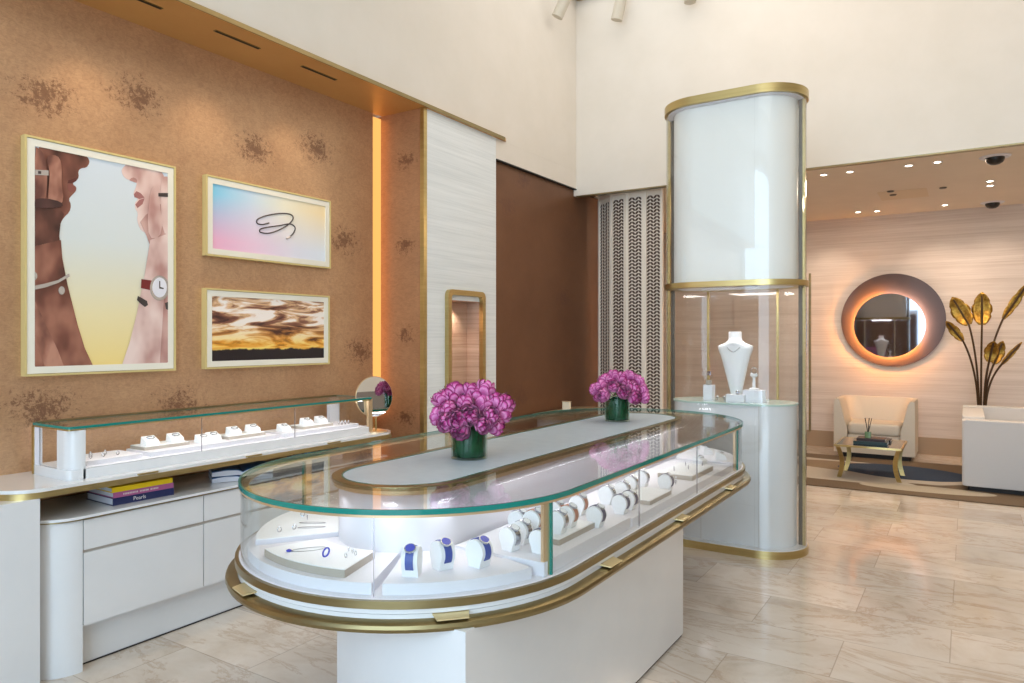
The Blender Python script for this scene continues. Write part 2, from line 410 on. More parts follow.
# carve: rebuild pier as shell around niche
bpy.data.objects.remove(pier, do_unlink=True)
ny0, ny1, nz1, nz0 = 4.425, 4.872, 1.80, .95
mb = MB()
mb.box(WX-.05, FX-.006, 4.14, ny0, 0, 3.22); mb.box(WX-.05, FX-.006, ny1, 5.106, 0, 3.22)
mb.box(WX-.05, FX-.006, ny0, ny1, nz1, 3.22); mb.box(WX-.05, FX-.006, ny0, ny1, 0, nz0); mb.box(WX-.05, FX-.14, ny0, ny1, nz0, nz1)
pier = struct(mb.build('wall_pier', M_bronze_side), 'projecting pier with bronze side and white front')
mb = MB(); a, b = FX-.006, FX
mb.box(a, b, 4.17, ny0, 0, 3.22); mb.box(a, b, ny1, 5.106, 0, 3.22); mb.box(a, b, ny0, ny1, nz1, 3.22); mb.box(a, b, ny0, ny1, 0, nz0)
mb.build('front_panel', M_grass_white, pier)
MB().box(FX-.03, FX+.006, 4.132, 4.17, 0, 3.22).build('corner_strip', M_brass, pier)
mb = MB(); mb.box(FX-.14, FX-.134, ny0, ny1, nz0, nz1)
mb.build('niche_back', M_niche, pier)
mb = MB(); mb.box(FX-.134, FX-.006, ny0, ny0+.006, nz0, nz1); mb.box(FX-.134, FX-.006, ny1-.006, ny1, nz0, nz1); mb.box(FX-.134, FX-.006, ny0, ny1, nz1-.006, nz1); mb.box(FX-.134, FX-.006, ny0, ny1, nz0, nz0+.006)
mb.build('niche_lining', M_niche, pier)
# gold frame with rounded corners
def ring_yz(mb, x0, x1, y0, y1, z0, z1, w, r):
    o = rrect(y0, y1, z0, z1, r, 5); i = rrect(y0+w, y1-w, z0+w, z1-w, max(r-w*.5, .005), 5); n = len(o)
    vs = [(x0, *p) for p in o]+[(x1, *p) for p in o]+[(x0, *p) for p in i]+[(x1, *p) for p in i]; fs = []
    for k in range(n):
        k2 = (k+1) % n
        fs += [(k, k2, n+k2, n+k), (n+k, n+k2, 3*n+k2, 3*n+k), (2*n+k, 3*n+k, 3*n+k2, 2*n+k2), (k, 2*n+k, 2*n+k2, k2)]
    return mb.add(vs, fs)
ring_yz(MB(), FX-.002, FX+.035, ny0-.03, ny1+.03, nz0-.03, nz1+.08, .042, .05).build('niche_frame', M_brass, pier)
# small pieces inside the niche
t = thing('ring_stand', (FX-.08, 4.55, nz0+.006), 'small white ring stand inside the lit niche of the white pier', 'jewellery stand')
MB().lathe([(.03, 0), (.03, .01), (.008, .02), (.006, .19), (.02, .2), (.02, .215)], (FX-.08, 4.55, nz0+.006), 16).build('stem', M_white, t)
MB().tube([(FX-.08, 4.55+.02*math.cos(q), nz0+.238+.02*math.sin(q)) for q in [2*PI*i/16 for i in range(16)]], .003, 6, True).build('ring', M_silver, t)
# brown wall beyond the pier
struct(MB().box(WX, FX-.03, 5.106, 7.2, 0, 3.035).build('wall_left_brown', M_brown), 'dark brown bronze wall between white pier and lattice screen')
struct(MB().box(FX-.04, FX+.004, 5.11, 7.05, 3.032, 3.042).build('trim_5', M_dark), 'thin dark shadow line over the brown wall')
# upper back wall above the alcove
struct(MB().box(FX-.4, RX, YB, YB+.10, 2.97, ZC).build('wall_back_upper', M_plaster), 'tall cream plaster wall above the lounge opening')
struct(MB().box(-3.42, RX, YB-.004, YB+.06, 2.96, 2.971).build('trim_6', M_brass_dark), 'thin dark edge under the cream wall')
struct(MB().box(-4.3, RX+.3, Y0-.3, YB+.12, ZC, ZC+.1).build('ceiling', M_ceiling), 'high white ceiling')
struct(MB().box(-4.1, RX, YB+.02, YA+.2, 3.13, 3.23).build('ceiling_alcove', M_alcove_ceiling), 'lower taupe ceiling of the lounge')
struct(MB().box(-4.1, RX, YA, YA+.15, 0, 3.2).build('wall_back', M_grass_beige), 'beige grasscloth wall of the lounge')
struct(MB().box(-4.1, RX, YA-.02, YA, 0, .22).build('baseboard_back', M_base), 'tan skirting along the lounge wall')
struct(MB().box(-4.25, -4.1, 7.2, YA+.15, 0, 3.2).build('wall_left_alcove', M_grass_beige), 'side wall of the lounge')
struct(MB().box(RX, RX+.15, Y0, YA+.15, 1.25, ZC).build('wall_right_upper', M_plaster), 'cream wall on the right')
struct(MB().box(RX, RX+.15, Y0, YA+.15, 0, 1.25).build('wall_right', plain('bounce_cut_taupe', srgb(140, 130, 122), .6)), 'unseen right wall, lower part made taupe to cut bounced light')  # unseen wall, darkened below to reduce bounce onto the pedestal
d = struct(MB().box(-2.9, -1.86, YA-.03, YA-.002, .22, 2.38).build('door_1', M_grass_beige), 'flush panel covered with the wall fabric')
MB().box(-1.87, -1.845, YA-.035, YA-.001, .2, 2.40).build('door_edge', M_brass_dark, d)
# rear wall with shop windows (behind the camera, seen in reflections)
struct(MB().box(-4.1, -1.3, Y0-.15, Y0, 0, 2.2).build('wall_rear', M_brown), 'brown panel wall behind the viewer')
w1 = struct(MB().box(-4.1, RX, Y0-.15, Y0, 4.75, ZC).build('window_1', M_plaster), 'tall shop window behind the viewer')
mb = MB()
for x in (-3.84, -2.6, -1.3, .2, 1.7, 3.15): mb.box(x-.03, x+.03, Y0-.1, Y0-.02, 2.2 if x < -1.4 else 0, 4.75)
mb.box(-3.84, 3.15, Y0-.1, Y0-.02, 3.2, 3.26); mb.box(-3.84, -1.3, Y0-.1, Y0-.02, 2.18, 2.24)
mb.build('window_frame', M_brass_dark, w1)

# ================================================================== CEILING LIGHT PANEL AND SHADOW STREAK TUBES IN THE TALL ROOM
t = thing('ceiling_light_panel', (-2.2, 5.2, ZC), 'bright white rectangular light panel on the high ceiling at the corner', 'ceiling light')
MB().box(FX+.03, -.9, 4.2, YB-.03, ZC-.03, ZC-.001).build('panel_frame', M_brass_dark, t)
MB().box(FX+.07, -.94, 4.24, YB-.07, ZC-.034, ZC-.02).build('diffuser', M_sky, t)
for (u, v, y, tilt, lb) in ((558, 15, 6.0, .62, 'grey tube in place of a shadow streak at the top edge of the left cream wall'), (617, 18, 6.45, .28, 'grey tube in place of a shadow streak, middle one at the top of the cream corner'), (690, 0, 6.45, 0, 'grey tube in place of a shadow streak, farthest right at the top of the cream wall')):
    p = aty(u, v, y); t = thing('shadow_streak_tube', p, lb, 'shadow stand-in', 'tubes in place of shadow streaks under the high ceiling')  # tubes added to stand for grey shadow streaks on the upper walls
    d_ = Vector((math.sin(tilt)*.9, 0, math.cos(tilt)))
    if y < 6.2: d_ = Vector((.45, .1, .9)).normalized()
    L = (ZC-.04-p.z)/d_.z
    MB().tube([p-d_*.02, p+d_*min(L, .22)], .055, 20).build('streak_body', subtle('shadow_streak_grey', srgb(200, 190, 172), srgb(204, 194, 176), .5), t)
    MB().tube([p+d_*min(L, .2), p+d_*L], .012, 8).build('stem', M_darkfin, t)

# ================================================================== WALL PICTURES
FRX = WX+.035   # print plane
def quad_px(pts, x): return [atx(u, v, x) for u, v in pts]
def picture(y0, y1, z0, z1, label, group):
    t = thing('framed_picture', (WX, (y0+y1)/2, z0), label, 'picture', group)
    mb = MB(); ring_yz(mb, WX+.001, WX+.04, y0, y1, z0, z1, .010, .001); mb.build('frame', plain('pale_gold_frame', srgb(222, 204, 142), .4, .25), t)
    mb = MB(); ring_yz(mb, WX+.004, WX+.036, y0+.012, y1-.012, z0+.012, z1-.012, .034, .001); mb.build('mat_border', plain('cream_mount', srgb(236, 232, 218), .6), t)
    return t
# large picture
Yl, Yr, Zt, Zb = atx(24.6, 134.5, WX+.04).y, atx(176, 168, WX+.04).y, 2.475, 1.315
t = picture(Yl, Yr, Zb, Zt, 'large framed picture of two profiles, wrists and jewellery on bronze wall', 'framed pictures on the bronze wall')
iy0, iy1, iz0, iz1 = Yl+.045, Yr-.045, Zb+.045, Zt-.045
MB().box(WX+.004, WX+.03, iy0, iy1, iz0, iz1).build('print', grad_mat('print_sky_to_yellow', [(0, srgb(244, 218, 140)), (.25, srgb(240, 226, 178)), (.6, srgb(222, 228, 226)), (1, srgb(214, 224, 234))]), t)
def flat(pts, k, name, mat, parent, closed=True):
    P = [atx(u, v, WX+.036) for u, v in pts]
    P = [Vector((0, min(max(p.y, iy0+.0005), iy1-.0005), min(max(p.z, iz0+.0005), iz1-.0005))) for p in P]
    x0 = WX+.0312+.0008*k
    n = len(P); mb = MB()
    from mathutils.geometry import tessellate_polygon
    tri = tessellate_polygon([[Vector((p.y, p.z, 0)) for p in P]])
    vs = [(x0, p.y, p.z) for p in P]+[(x0-.0009, p.y, p.z) for p in P]
    fs = [tuple(f) for f in tri]+[(i, (i+1) % n, (i+1) % n+n, i+n) for i in range(n)]
    mb.add(vs, fs); return mb.build(name, mat, parent)
def smooth_poly(pts, it=1):
    for _ in range(it):
        q = []
        for i in range(len(pts)):
            a, b = pts[i], pts[(i+1) % len(pts)]
            q += [(a[0]*.75+b[0]*.25, a[1]*.75+b[1]*.25), (a[0]*.25+b[0]*.75, a[1]*.25+b[1]*.75)]
        pts = q
    return pts
def skin(name, dark, mid, light, sc=9):
    t_ = NT(name); v = t_.coords((sc, sc, sc*.6)); n = t_.noise(v, 1, 2, .4)
    t_.bsdf(t_.ramp(n, [(.32, dark), (.5, mid), (.68, light)]), .4); return t_.m
dk1 = skin('print_dark_skin', srgb(74, 42, 34), srgb(122, 74, 60), srgb(166, 112, 92))
dk2 = skin('print_dark_skin_shade', srgb(58, 38, 36), srgb(78, 50, 46), srgb(104, 68, 62))
dk3 = skin('print_brown_fingers', srgb(108, 66, 56), srgb(156, 104, 86), srgb(190, 138, 116), 14)
lt1 = skin('print_pale_skin', srgb(186, 140, 132), srgb(222, 190, 182), srgb(238, 214, 206))
lt2 = skin('print_pale_skin_shade', srgb(150, 104, 98), srgb(190, 146, 138), srgb(214, 176, 166))
lip1 = plain('print_dark_lip', srgb(92, 46, 42), .4); lip2 = plain('print_pink_lip', srgb(168, 112, 108), .4)
faceL = [(33, 143), (60, 146), (86, 154), (89.5, 159), (90, 163), (87, 167.5), (81.5, 168), (78.5, 171), (79.5, 177), (76.5, 181), (72.5, 183.5), (77, 187), (76.5, 191), (72.5, 195), (69, 199), (71.8, 205), (70, 212), (64.5, 217), (60.5, 224), (50, 232), (33, 225)]
flat(smooth_poly(faceL), 0, 'left_face', dk1, t)
flat([(69, 180), (74, 178.5), (79, 177), (76.5, 181), (72.5, 183.3), (68, 183)], 1, 'left_upper_lip', lip1, t)
flat([(68, 184.2), (72.5, 184), (76.8, 187.5), (76, 191), (71, 192.5), (68, 189)], 1, 'left_lower_lip', plain('print_brown_lip', srgb(140, 82, 72), .4), t)
flat([(33, 205), (46, 204), (58, 206), (64.5, 214), (60.8, 224), (59.6, 236), (61.5, 250), (33, 262)], 2, 'left_hand', skin('print_dark_palm', srgb(64, 38, 32), srgb(96, 58, 48), srgb(130, 84, 68), 12), t)
flat([(33, 246), (61.2, 240), (62.5, 258), (67.6, 284), (77.9, 325), (85, 348), (93, 368), (28, 372)], 3, 'left_forearm', dk1, t)
flat([(31, 300), (44, 320), (58, 350), (64, 368), (45, 369), (34, 340)], 4, 'left_forearm_light', dk3, t)
flat(smooth_poly([(34, 146), (42, 150), (46, 162), (47.5, 180), (46, 198), (42, 205), (33, 206)]), 5, 'left_finger', dk3, t)
flat(smooth_poly([(46, 156), (54, 154.5), (60, 158), (62, 168), (61.5, 185), (64, 200), (58, 207), (48, 206), (48.5, 190), (50, 172)]), 6, 'left_finger', dk3, t)
flat(smooth_poly([(33, 199), (46, 198), (62, 202), (63, 207), (50, 208), (33, 208)]), 7, 'left_knuckle_shadow', dk2, t)
silverp = plain('print_silver', srgb(206, 198, 192), .25, .5); darkp = plain('print_dark_metal', srgb(70, 60, 58), .4)
flat([(34.5, 169.5), (48.5, 170.5), (48.5, 175.5), (34.5, 175)], 8, 'printed_ring', silverp, t)
flat([(38, 171), (41, 171.3), (41, 174), (38, 173.8)], 9, 'printed_ring_gap', darkp, t)
flat([(32, 285.5), (45, 283.5), (58, 280), (69, 273.5), (69.5, 276.5), (58, 283), (45, 287.5), (32, 289.5)], 8, 'printed_bangle', silverp, t)
for c in ((34, 276), (61.5, 290.5)):
    flat([(c[0]+3.2*math.cos(a), c[1]+4.2*math.sin(a)) for a in [2*PI*i/12 for i in range(12)]], 9, 'printed_bangle_ball', silverp, t)
faceR = [(137, 162), (128, 163), (122, 169), (122.5, 174), (127, 179.5), (133, 180), (137.5, 182.5), (136.5, 187), (134, 193), (134.5, 196), (139, 199), (135, 203), (136, 209), (138.5, 213), (137.5, 220), (140, 228), (145, 233), (160, 236), (171, 236), (171, 168)]
flat(smooth_poly(faceR), 0, 'right_face', lt1, t)
flat([(134.4, 194), (137, 191), (141, 193), (145, 197.5), (140, 199), (134.8, 197)], 1, 'right_upper_lip', lip2, t)
flat([(140, 199.6), (145, 198.2), (143, 204), (138, 208), (135.8, 204.5)], 1, 'right_lower_lip', lip2, t)
flat(smooth_poly([(129, 180), (133, 177), (137.5, 179), (137.5, 183), (133, 181.5)]), 1, 'right_nostril', lt2, t)
flat([(140.5, 222), (146, 215), (158, 206), (171, 200), (171, 242), (150.5, 246), (147, 236)], 2, 'right_hand', lt2, t)
flat(smooth_poly([(148, 215), (150, 196), (152, 187), (157, 185), (160, 190), (160, 206), (163, 222), (160, 238), (149, 238)]), 3, 'right_finger', lt1, t)
flat(smooth_poly([(161, 178), (166, 176), (171, 178), (171, 236), (163, 232), (161, 206)]), 3, 'right_finger', lt1, t)
flat([(150.5, 240), (171, 234), (171, 368), (122.5, 366), (130, 342), (137.3, 312.6), (144.3, 278)], 4, 'right_forearm', lt1, t)
flat([(164, 300), (171, 290), (171, 366), (160, 366)], 5, 'right_forearm_shade', lt2, t)
flat([(141.5, 279), (155, 281), (154, 291), (141, 288)], 6, 'printed_watch_strap', plain('print_red_strap', srgb(120, 36, 36), .5), t)
flat([(159.5+9.6*math.cos(a), 288+12.5*math.sin(a)) for a in [2*PI*i/24 for i in range(24)]], 7, 'printed_watch_case', silverp, t)
flat([(159.5+7.2*math.cos(a), 287.5+10*math.sin(a)) for a in [2*PI*i/24 for i in range(24)]], 8, 'printed_watch_dial', plain('print_dial', srgb(232, 232, 240), .4), t)
flat([(159, 281), (160, 281), (160, 287), (163.5, 288), (163.5, 289), (159, 288.5)], 9, 'printed_watch_hands', darkp, t)
flat([(138, 296), (142, 298), (147, 301), (148, 305), (145, 307), (140, 303), (137, 300)], 6, 'printed_cuff_end', darkp, t)
flat([(165, 303), (171, 302), (171, 310), (166, 309)], 6, 'printed_cuff_end', darkp, t)
flat([(158.5, 193), (171, 193.5), (171, 197.5), (158.5, 196.5)], 6, 'printed_ring', darkp, t)
# small picture with bangle
y0, y1 = atx(206.3, 173.8, WX+.04).y, atx(331, 202, WX+.04).y
t = picture(y0, y1, 1.99, 2.47, 'small framed picture of a thin bangle on a pastel ground', 'framed pictures on the bronze wall')
tt = NT('print_pastel'); c = tt.n('ShaderNodeTexCoord'); s_ = tt.n('ShaderNodeSeparateXYZ'); tt.l(c.outputs['Generated'], s_.inputs[0])
lo = tt.ramp(s_.outputs[1], [(0, srgb(238, 178, 208)), (.35, srgb(238, 206, 228)), (.7, srgb(228, 228, 242)), (1, srgb(226, 236, 246))])
hi = tt.ramp(s_.outputs[1], [(0, srgb(130, 206, 238)), (.3, srgb(200, 222, 240)), (.6, srgb(240, 236, 214)), (1, srgb(248, 224, 176))])
tt.bsdf(tt.mix(tt.ramp(s_.outputs[2], [(.15, (0, 0, 0)), (.85, (1, 1, 1))]), lo, hi), .35)
MB().box(WX+.004, WX+.03, y0+.045, y1-.045, 1.99+.045, 2.47-.045).build('print', tt.m, t)
def px_curve(pts, x, n=8):
    P = [atx(u, v, x) for u, v in pts]; out = []
    for i in range(len(P)-1):
        p0, p1, p2, p3 = P[max(i-1, 0)], P[i], P[i+1], P[min(i+2, len(P)-1)]
        for k in range(n):
            s = k/n; out.append(.5*((2*p1)+(-p0+p2)*s+(2*p0-5*p1+4*p2-p3)*s*s+(-p0+3*p1-3*p2+p3)*s**3))
    return out+[P[-1]]
bang = [(269, 223), (262, 224.5), (257, 223), (258, 219), (267, 215.5), (279, 213.5), (289, 214), (293, 217), (291, 222), (283, 228), (270, 233), (261, 232.5), (260, 229.5), (266, 227.5), (280, 225.5), (290, 224), (295, 227.5), (293.5, 233), (289, 237.5)]
MB().tube(px_curve(bang, WX+.031), .0045, 6).build('printed_bangle', darkp, t)
MB().tube(px_curve([(290, 237), (286, 238.5)], WX+.031), .007, 6).build('printed_bangle_tip', silverp, t)
# sunset picture
y0, y1 = atx(205.5, 288, WX+.04).y, atx(329.8, 298, WX+.04).y
t = picture(y0, y1, 1.315, 1.797, 'small framed picture of a stormy orange sunset, below the bangle picture', 'framed pictures on the bronze wall')
tt = NT('print_sunset'); c = tt.n('ShaderNodeTexCoord'); s_ = tt.n('ShaderNodeSeparateXYZ'); tt.l(c.outputs['Generated'], s_.inputs[0])
mp = tt.n('ShaderNodeMapping'); tt.l(c.outputs['Generated'], mp.inputs[0]); mp.inputs['Scale'].default_value = (0, 2.0, 5.0); mp.inputs['Rotation'].default_value = (.25, 0, 0); mp.inputs['Location'].default_value = (0, 1.3, .4)
n = tt.noise(mp.outputs[0], 1.3, 6, .55, .9)
sky1 = tt.ramp(n, [(.34, srgb(70, 40, 38)), (.43, srgb(140, 90, 70)), (.49, srgb(226, 184, 140)), (.55, srgb(250, 240, 232))])
glow = tt.ramp(n, [(.34, srgb(92, 48, 22)), (.45, srgb(236, 160, 46)), (.56, srgb(255, 220, 120))])
skyc = tt.mix(tt.ramp(s_.outputs[2], [(.25, (0, 0, 0)), (.6, (1, 1, 1))]), glow, sky1)
hz = tt.noise(tt.coords((0, 7, 0), kind='Generated'), 1, 5, .6)
edge = tt.math('SUBTRACT', s_.outputs[2], tt.math('MULTIPLY_ADD', hz, .14, .10))
tt.bsdf(tt.mix(tt.ramp(edge, [(0, (0, 0, 0)), (.02, (1, 1, 1))]), srgb(34, 26, 30), skyc), .35)
MB().box(WX+.004, WX+.03, y0+.045, y1-.045, 1.315+.045, 1.797-.045).build('print', tt.m, t)

# ================================================================== LEFT CABINET RUN
CX = -3.355
cab = thing('sideboard_cabinet', (-3.55, 2.6, 0), 'long white lacquered cabinet with drawers under the brass edged counter', 'cabinet')
# rounded full height near end
def round_end(x0, x1, y0, y1, r):
    return [(x0, y1), (x0, y0), (x1-r, y0)]+[(x1-r+r*math.sin(a), y0+r-r*math.cos(a)) for a in [PI/2*i/10 for i in range(1, 11)]]+[(x1, y1)]
MB().prism(round_end(WX+.01, CX, 1.50, 1.672, .16), 0, .684).build('end_column', M_lacquer, cab)
MB().box(WX+.01, CX-.02, 1.674, 3.65, .19, .684).build('body', M_lacquer, cab)
MB().box(WX+.01, CX-.075, 1.674, 3.65, 0, .19).build('plinth', M_lacquer, cab)
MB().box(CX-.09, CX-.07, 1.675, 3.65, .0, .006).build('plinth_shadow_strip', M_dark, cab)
for (a, b) in ((1.677, 2.272), (2.278, 2.95), (2.956, 3.645)):
    MB().rbox(CX-.02, CX, a, b, .545, .680, .003, 'x', 2).build('drawer', M_lacquer, cab)
    MB().rbox(CX-.02, CX, a, b, .205, .530, .003, 'x', 2).build('drawer', M_lacquer, cab)
MB().box(CX-.018, CX-.012, 1.677, 3.645, .530, .545).build('finger_groove', M_greige, cab)
pl = round_end(WX+.005, CX+.012, 1.49, 3.66, .17)
MB().prism(pl, .684, .690).build('brass_line', M_brass_dark, cab)
MB().prism(pl, .690, .702).build('top', M_lacquer, cab)
# counter
def counter_pl(g=0.):
    x1 = CX+.005-g; x0 = WX+.002; y0, y1 = 1.36+g, 3.80-g
    p = [(x0, y0+.01)]
    cxn, r = x1-.34, .34
    p += [(x1-.19+.19*math.sin(a), y0+.16-.16*math.cos(a)) for a in [PI/2*i/12 for i in range(13)]]
    p += [(x1-.15+.15*math.cos(a), y1-.15+.15*math.sin(a)) for a in [PI/2*i/12 for i in range(13)]]
    p += [(x0, y1)]
    return p
ct = thing('brass_edged_counter', (-3.6, 2.6, 0), 'long wall counter top with brass edge and white end posts', 'counter')
MB().prism(counter_pl(.004), .838, .853).build('top', M_lacquer, ct)
MB().prism(counter_pl(0), .812, .838).build('brass_edge', M_brass, ct)
MB().prism(round_end(-3.82, -3.358, 1.16, 1.498, .14), 0, .812).build('end_post', M_lacquer, ct)
MB().rbox(-3.44, -3.395, 3.60, 3.66, .702, .812, .01).build('small_post', M_white, ct)
for k, (u, v) in enumerate(((148, 468), (254, 452), (334, 438))):
    p = atx(u, v, CX+.006); MB().rbox(CX-.01, CX+.014, p.y-.05, p.y+.05, .842, .850, .003).build('pull', M_brass, ct)
# glass case on the counter
gc = thing('glass_display_case', (-3.6, 2.6, .853), 'low rectangular glass jewellery case on the wall counter', 'display case')
gx0, gx1, gy0, gy1, gz0, gz1 = -3.77, -3.425, 1.645, 3.60, .853, 1.097
MB().rbox(gx0, gx1, gy0, gy1, gz0, gz0+.045, .03).build('plinth', M_lacquer, gc)
MB().box(gx0+.012, gx1-.012, gy0+.012, gy1-.012, gz0+.045, gz0+.047).build('display_floor', M_white, gc)
pil = round_end(gx1-.115, gx1, gy0+.005, gy0+.075, .06)
MB().prism(pil, gz0, gz1-.012).build('corner_column', M_lacquer, gc)
MB().box(gx0, gx0+.02, gy0, gy0+.02, gz0, gz1-.012).build('post', M_brass, gc)
MB().box(gx0+.02, gx0+.06, gy0+.004, gy0+.02, gz0+.045, gz1-.012).build('light_post', M_white, gc)
MB().box(gx1-.02, gx1, gy1-.035, gy1, gz0+.01, gz1-.012).build('post', M_champagne, gc)
MB().box(gx0, gx0+.03, gy1-.09, gy1, gz0+.04, gz1-.012).build('rear_post', M_white, gc)
ys = (gy0+.076, 2.315, 2.938, gy1-.036)
for a, b in zip(ys[:-1], ys[1:]): MB().box(gx1-.009, gx1-.003, a+.0015, b-.0015, gz0+.045, gz1-.012).build('front_pane', M_glass, gc)
MB().box(gx0+.06, gx1-.116, gy0+.006, gy0+.012, gz0+.045, gz1-.012).build('side_pane', M_glass, gc)
MB().box(gx0+.03, gx1-.02, gy1-.012, gy1-.006, gz0+.045, gz1-.012).build('side_pane', M_glass, gc)
for y in ys[1:3]: MB().box(gx1-.009, gx1-.003, y-.001, y+.001, gz0+.045, gz1-.012).build('glass_joint', M_silver, gc)
MB().box(gx0+.006, gx1-.006, gy0+.006, gy1-.006, gz1-.010, gz1-.001).build('top_pane', M_topglass, gc)
mb = MB(); o = rrect(gx0, gx1, gy0, gy1, .012, 3); i_ = rrect(gx0+.006, gx1-.006, gy0+.006, gy1-.006, .008, 3)
mb.strip(o+[o[0]], i_+[i_[0]], gz1-.012, gz1); mb.build('green_glass_edge', M_glassedge, gc)
i_ = rrect(gx0+.014, gx1-.014, gy0+.014, gy1-.014, .008, 3)
MB().strip(o+[o[0]], i_+[i_[0]], gz1-.019, gz1-.0125).build('brass_rail', M_brass, gc)
MB().box(gx0+.001, gx0+.022, gy0+.02, gy1-.02, gz1-.001, gz1+.004).build('rear_hinge_rail', M_brass_dark, gc)

# --- prototypes of small display goods (authored at the origin)
def proto_cushion():
    t = thing('jewellery_cushion', (0, 0, 0), 'x', 'jewellery display')
    mb = MB(); mb.prismf([(-.03, -.035, 0), (.03, -.035, 0), (.024, -.035, .022), (-.022, -.035, .045)], [(-.03, .035, 0), (.03, .035, 0), (.024, .035, .022), (-.022, .035, .045)])
    mb.build('cushion', M_cushion, t)
    r = MB().tube([(.006+.0115*math.cos(q), .02*math.sin(q), .038-.4*.0115*math.cos(q)) for q in [2*PI*i/14 for i in range(14)]], .0022, 5, True).build('bracelet', M_silver, t)
    return t
def proto_tray():
    t = thing('display_tray', (0, 0, 0), 'x', 'display tray')
    MB().rbox(-.075, .075, -.14, .14, 0, .018, .003).build('tray_base', M_greige, t)
    MB().rbox(-.073, .073, -.138, .138, .018, .021, .003).build('tray_pad', M_cushion, t)
    return t
def proto_ringrow():
    t = thing('ring', (0, 0, 0), 'x', 'ring')
    bd = MB().tube([(0, .009*math.cos(q), .010+.009*math.sin(q)) for q in [2*PI*i/14 for i in range(14)]], .0018, 5, True).build('band', M_silver, t)
    MB().sphere((0, 0, .021), .004, 8, 6).build('stone', M_dial, bd)
    return t
P_cush, P_tray, P_ring = proto_cushion(), proto_tray(), proto_ringrow()
# back-wall case contents
zf = gz0+.0475
for i, (y0_, y1_) in enumerate(((1.75, 2.02), (2.06, 2.86), (2.90, 3.52))):
    tag(MB().rbox(gx0+.07, gx1-.05, y0_, y1_, zf, zf+.022, .004).build('display_riser', M_white), ('low white riser nearest the end of the wall case', 'long white riser along the middle of the wall case', 'white riser at the far end of the wall case')[i], 'display riser', 'risers in the wall case')
zr = zf+.0225
place(P_tray, (-3.62, 2.20, zr), 0, .9, 'greige edged tray holding two cushions in the left part of the wall case', 'trays in the wall case')
place(P_tray, (-3.60, 2.68, zr), 0, .9, 'greige edged tray with two cushions in the middle of the wall case', 'trays in the wall case')
place(P_tray, (-3.60, 3.22, zr), 0, .9, 'greige edged tray at the far right of the wall case', 'trays in the wall case')
for x, y, dz, lb in ((-3.60, 2.13, .0195, 'white bracelet cushion on the left tray in wall case, nearer one'), (-3.60, 2.27, .0195, 'white bracelet cushion on the left tray in wall case, farther one'),
                     (-3.56, 2.41, 0, 'white bracelet cushion between the left and middle trays of wall case, left one'), (-3.60, 2.50, 0, 'white bracelet cushion between the left and middle trays of wall case, right one'),
                     (-3.58, 2.62, .0195, 'white bracelet cushion on the middle tray in wall case, nearer one'), (-3.58, 2.75, .0195, 'white bracelet cushion on the middle tray in wall case, farther one'),
                     (-3.58, 2.98, 0, 'white bracelet cushion just before the far tray in wall case'), (-3.58, 3.16, .0195, 'white bracelet cushion on the far tray in wall case, nearer one'), (-3.58, 3.28, .0195, 'white bracelet cushion on the far tray in wall case, farther one')):
    place(P_cush, (x, y, zr+dz), 0, 1, lb, 'bracelet cushions in the wall case')
for k, (x, y) in enumerate(((-3.54, 1.80), (-3.54, 1.86), (-3.54, 1.93), (-3.60, 1.83), (-3.60, 1.90))):
    place(P_ring, (x, y, zr), .3, 1, 'small silver ring lying on white riser at left end of wall case', 'rings at the left end of the wall case')
for k in range(6):
    place(P_ring, (-3.54+.03*(k % 2), 3.40+.03*(k//2), zr), .3, 1, 'small silver ring on white riser at the far end of wall case', 'rings at the far end of the wall case')

# round table mirror
t = thing('table_mirror', (-3.445, 3.655, .853), 'round tilting table mirror on a slim stand at counter end', 'mirror')
mc = Vector((-3.445, 3.64, 1.097)); nrm = Vector((.62, -.78, .0)).normalized()
ax = Vector((0, 0, 1)).cross(nrm).normalized(); up_ = nrm.cross(ax)
def disc(mb, c, n_, r, th, seg=40, rx=None):
    a_ = Vector((0, 0, 1)).cross(n_).normalized(); u_ = n_.cross(a_)
    A = [c+a_*r*math.cos(2*PI*i/seg)+u_*(rx or r)*math.sin(2*PI*i/seg) for i in range(seg)]
    return mb.prismf(A, [p+n_*th for p in A])
nrm = Vector((.93, -.34, .05)).normalized()
disc(MB(), mc, nrm, .136, .004).build('mirror_glass', M_mirror, t)
disc(MB(), mc-nrm*.008, nrm, .140, .0078).build('mirror_rim', M_champagne, t)
MB().tube([(-3.445, 3.655, .866), (-3.445, 3.655, 1.09)], .006, 10).build('stem', M_brass, t)
MB().lathe([(.075, 0), (.075, .008), (.02, .014), (.0, .014)], (-3.445, 3.655, .853), 28).build('stand_base', M_champagne, t)

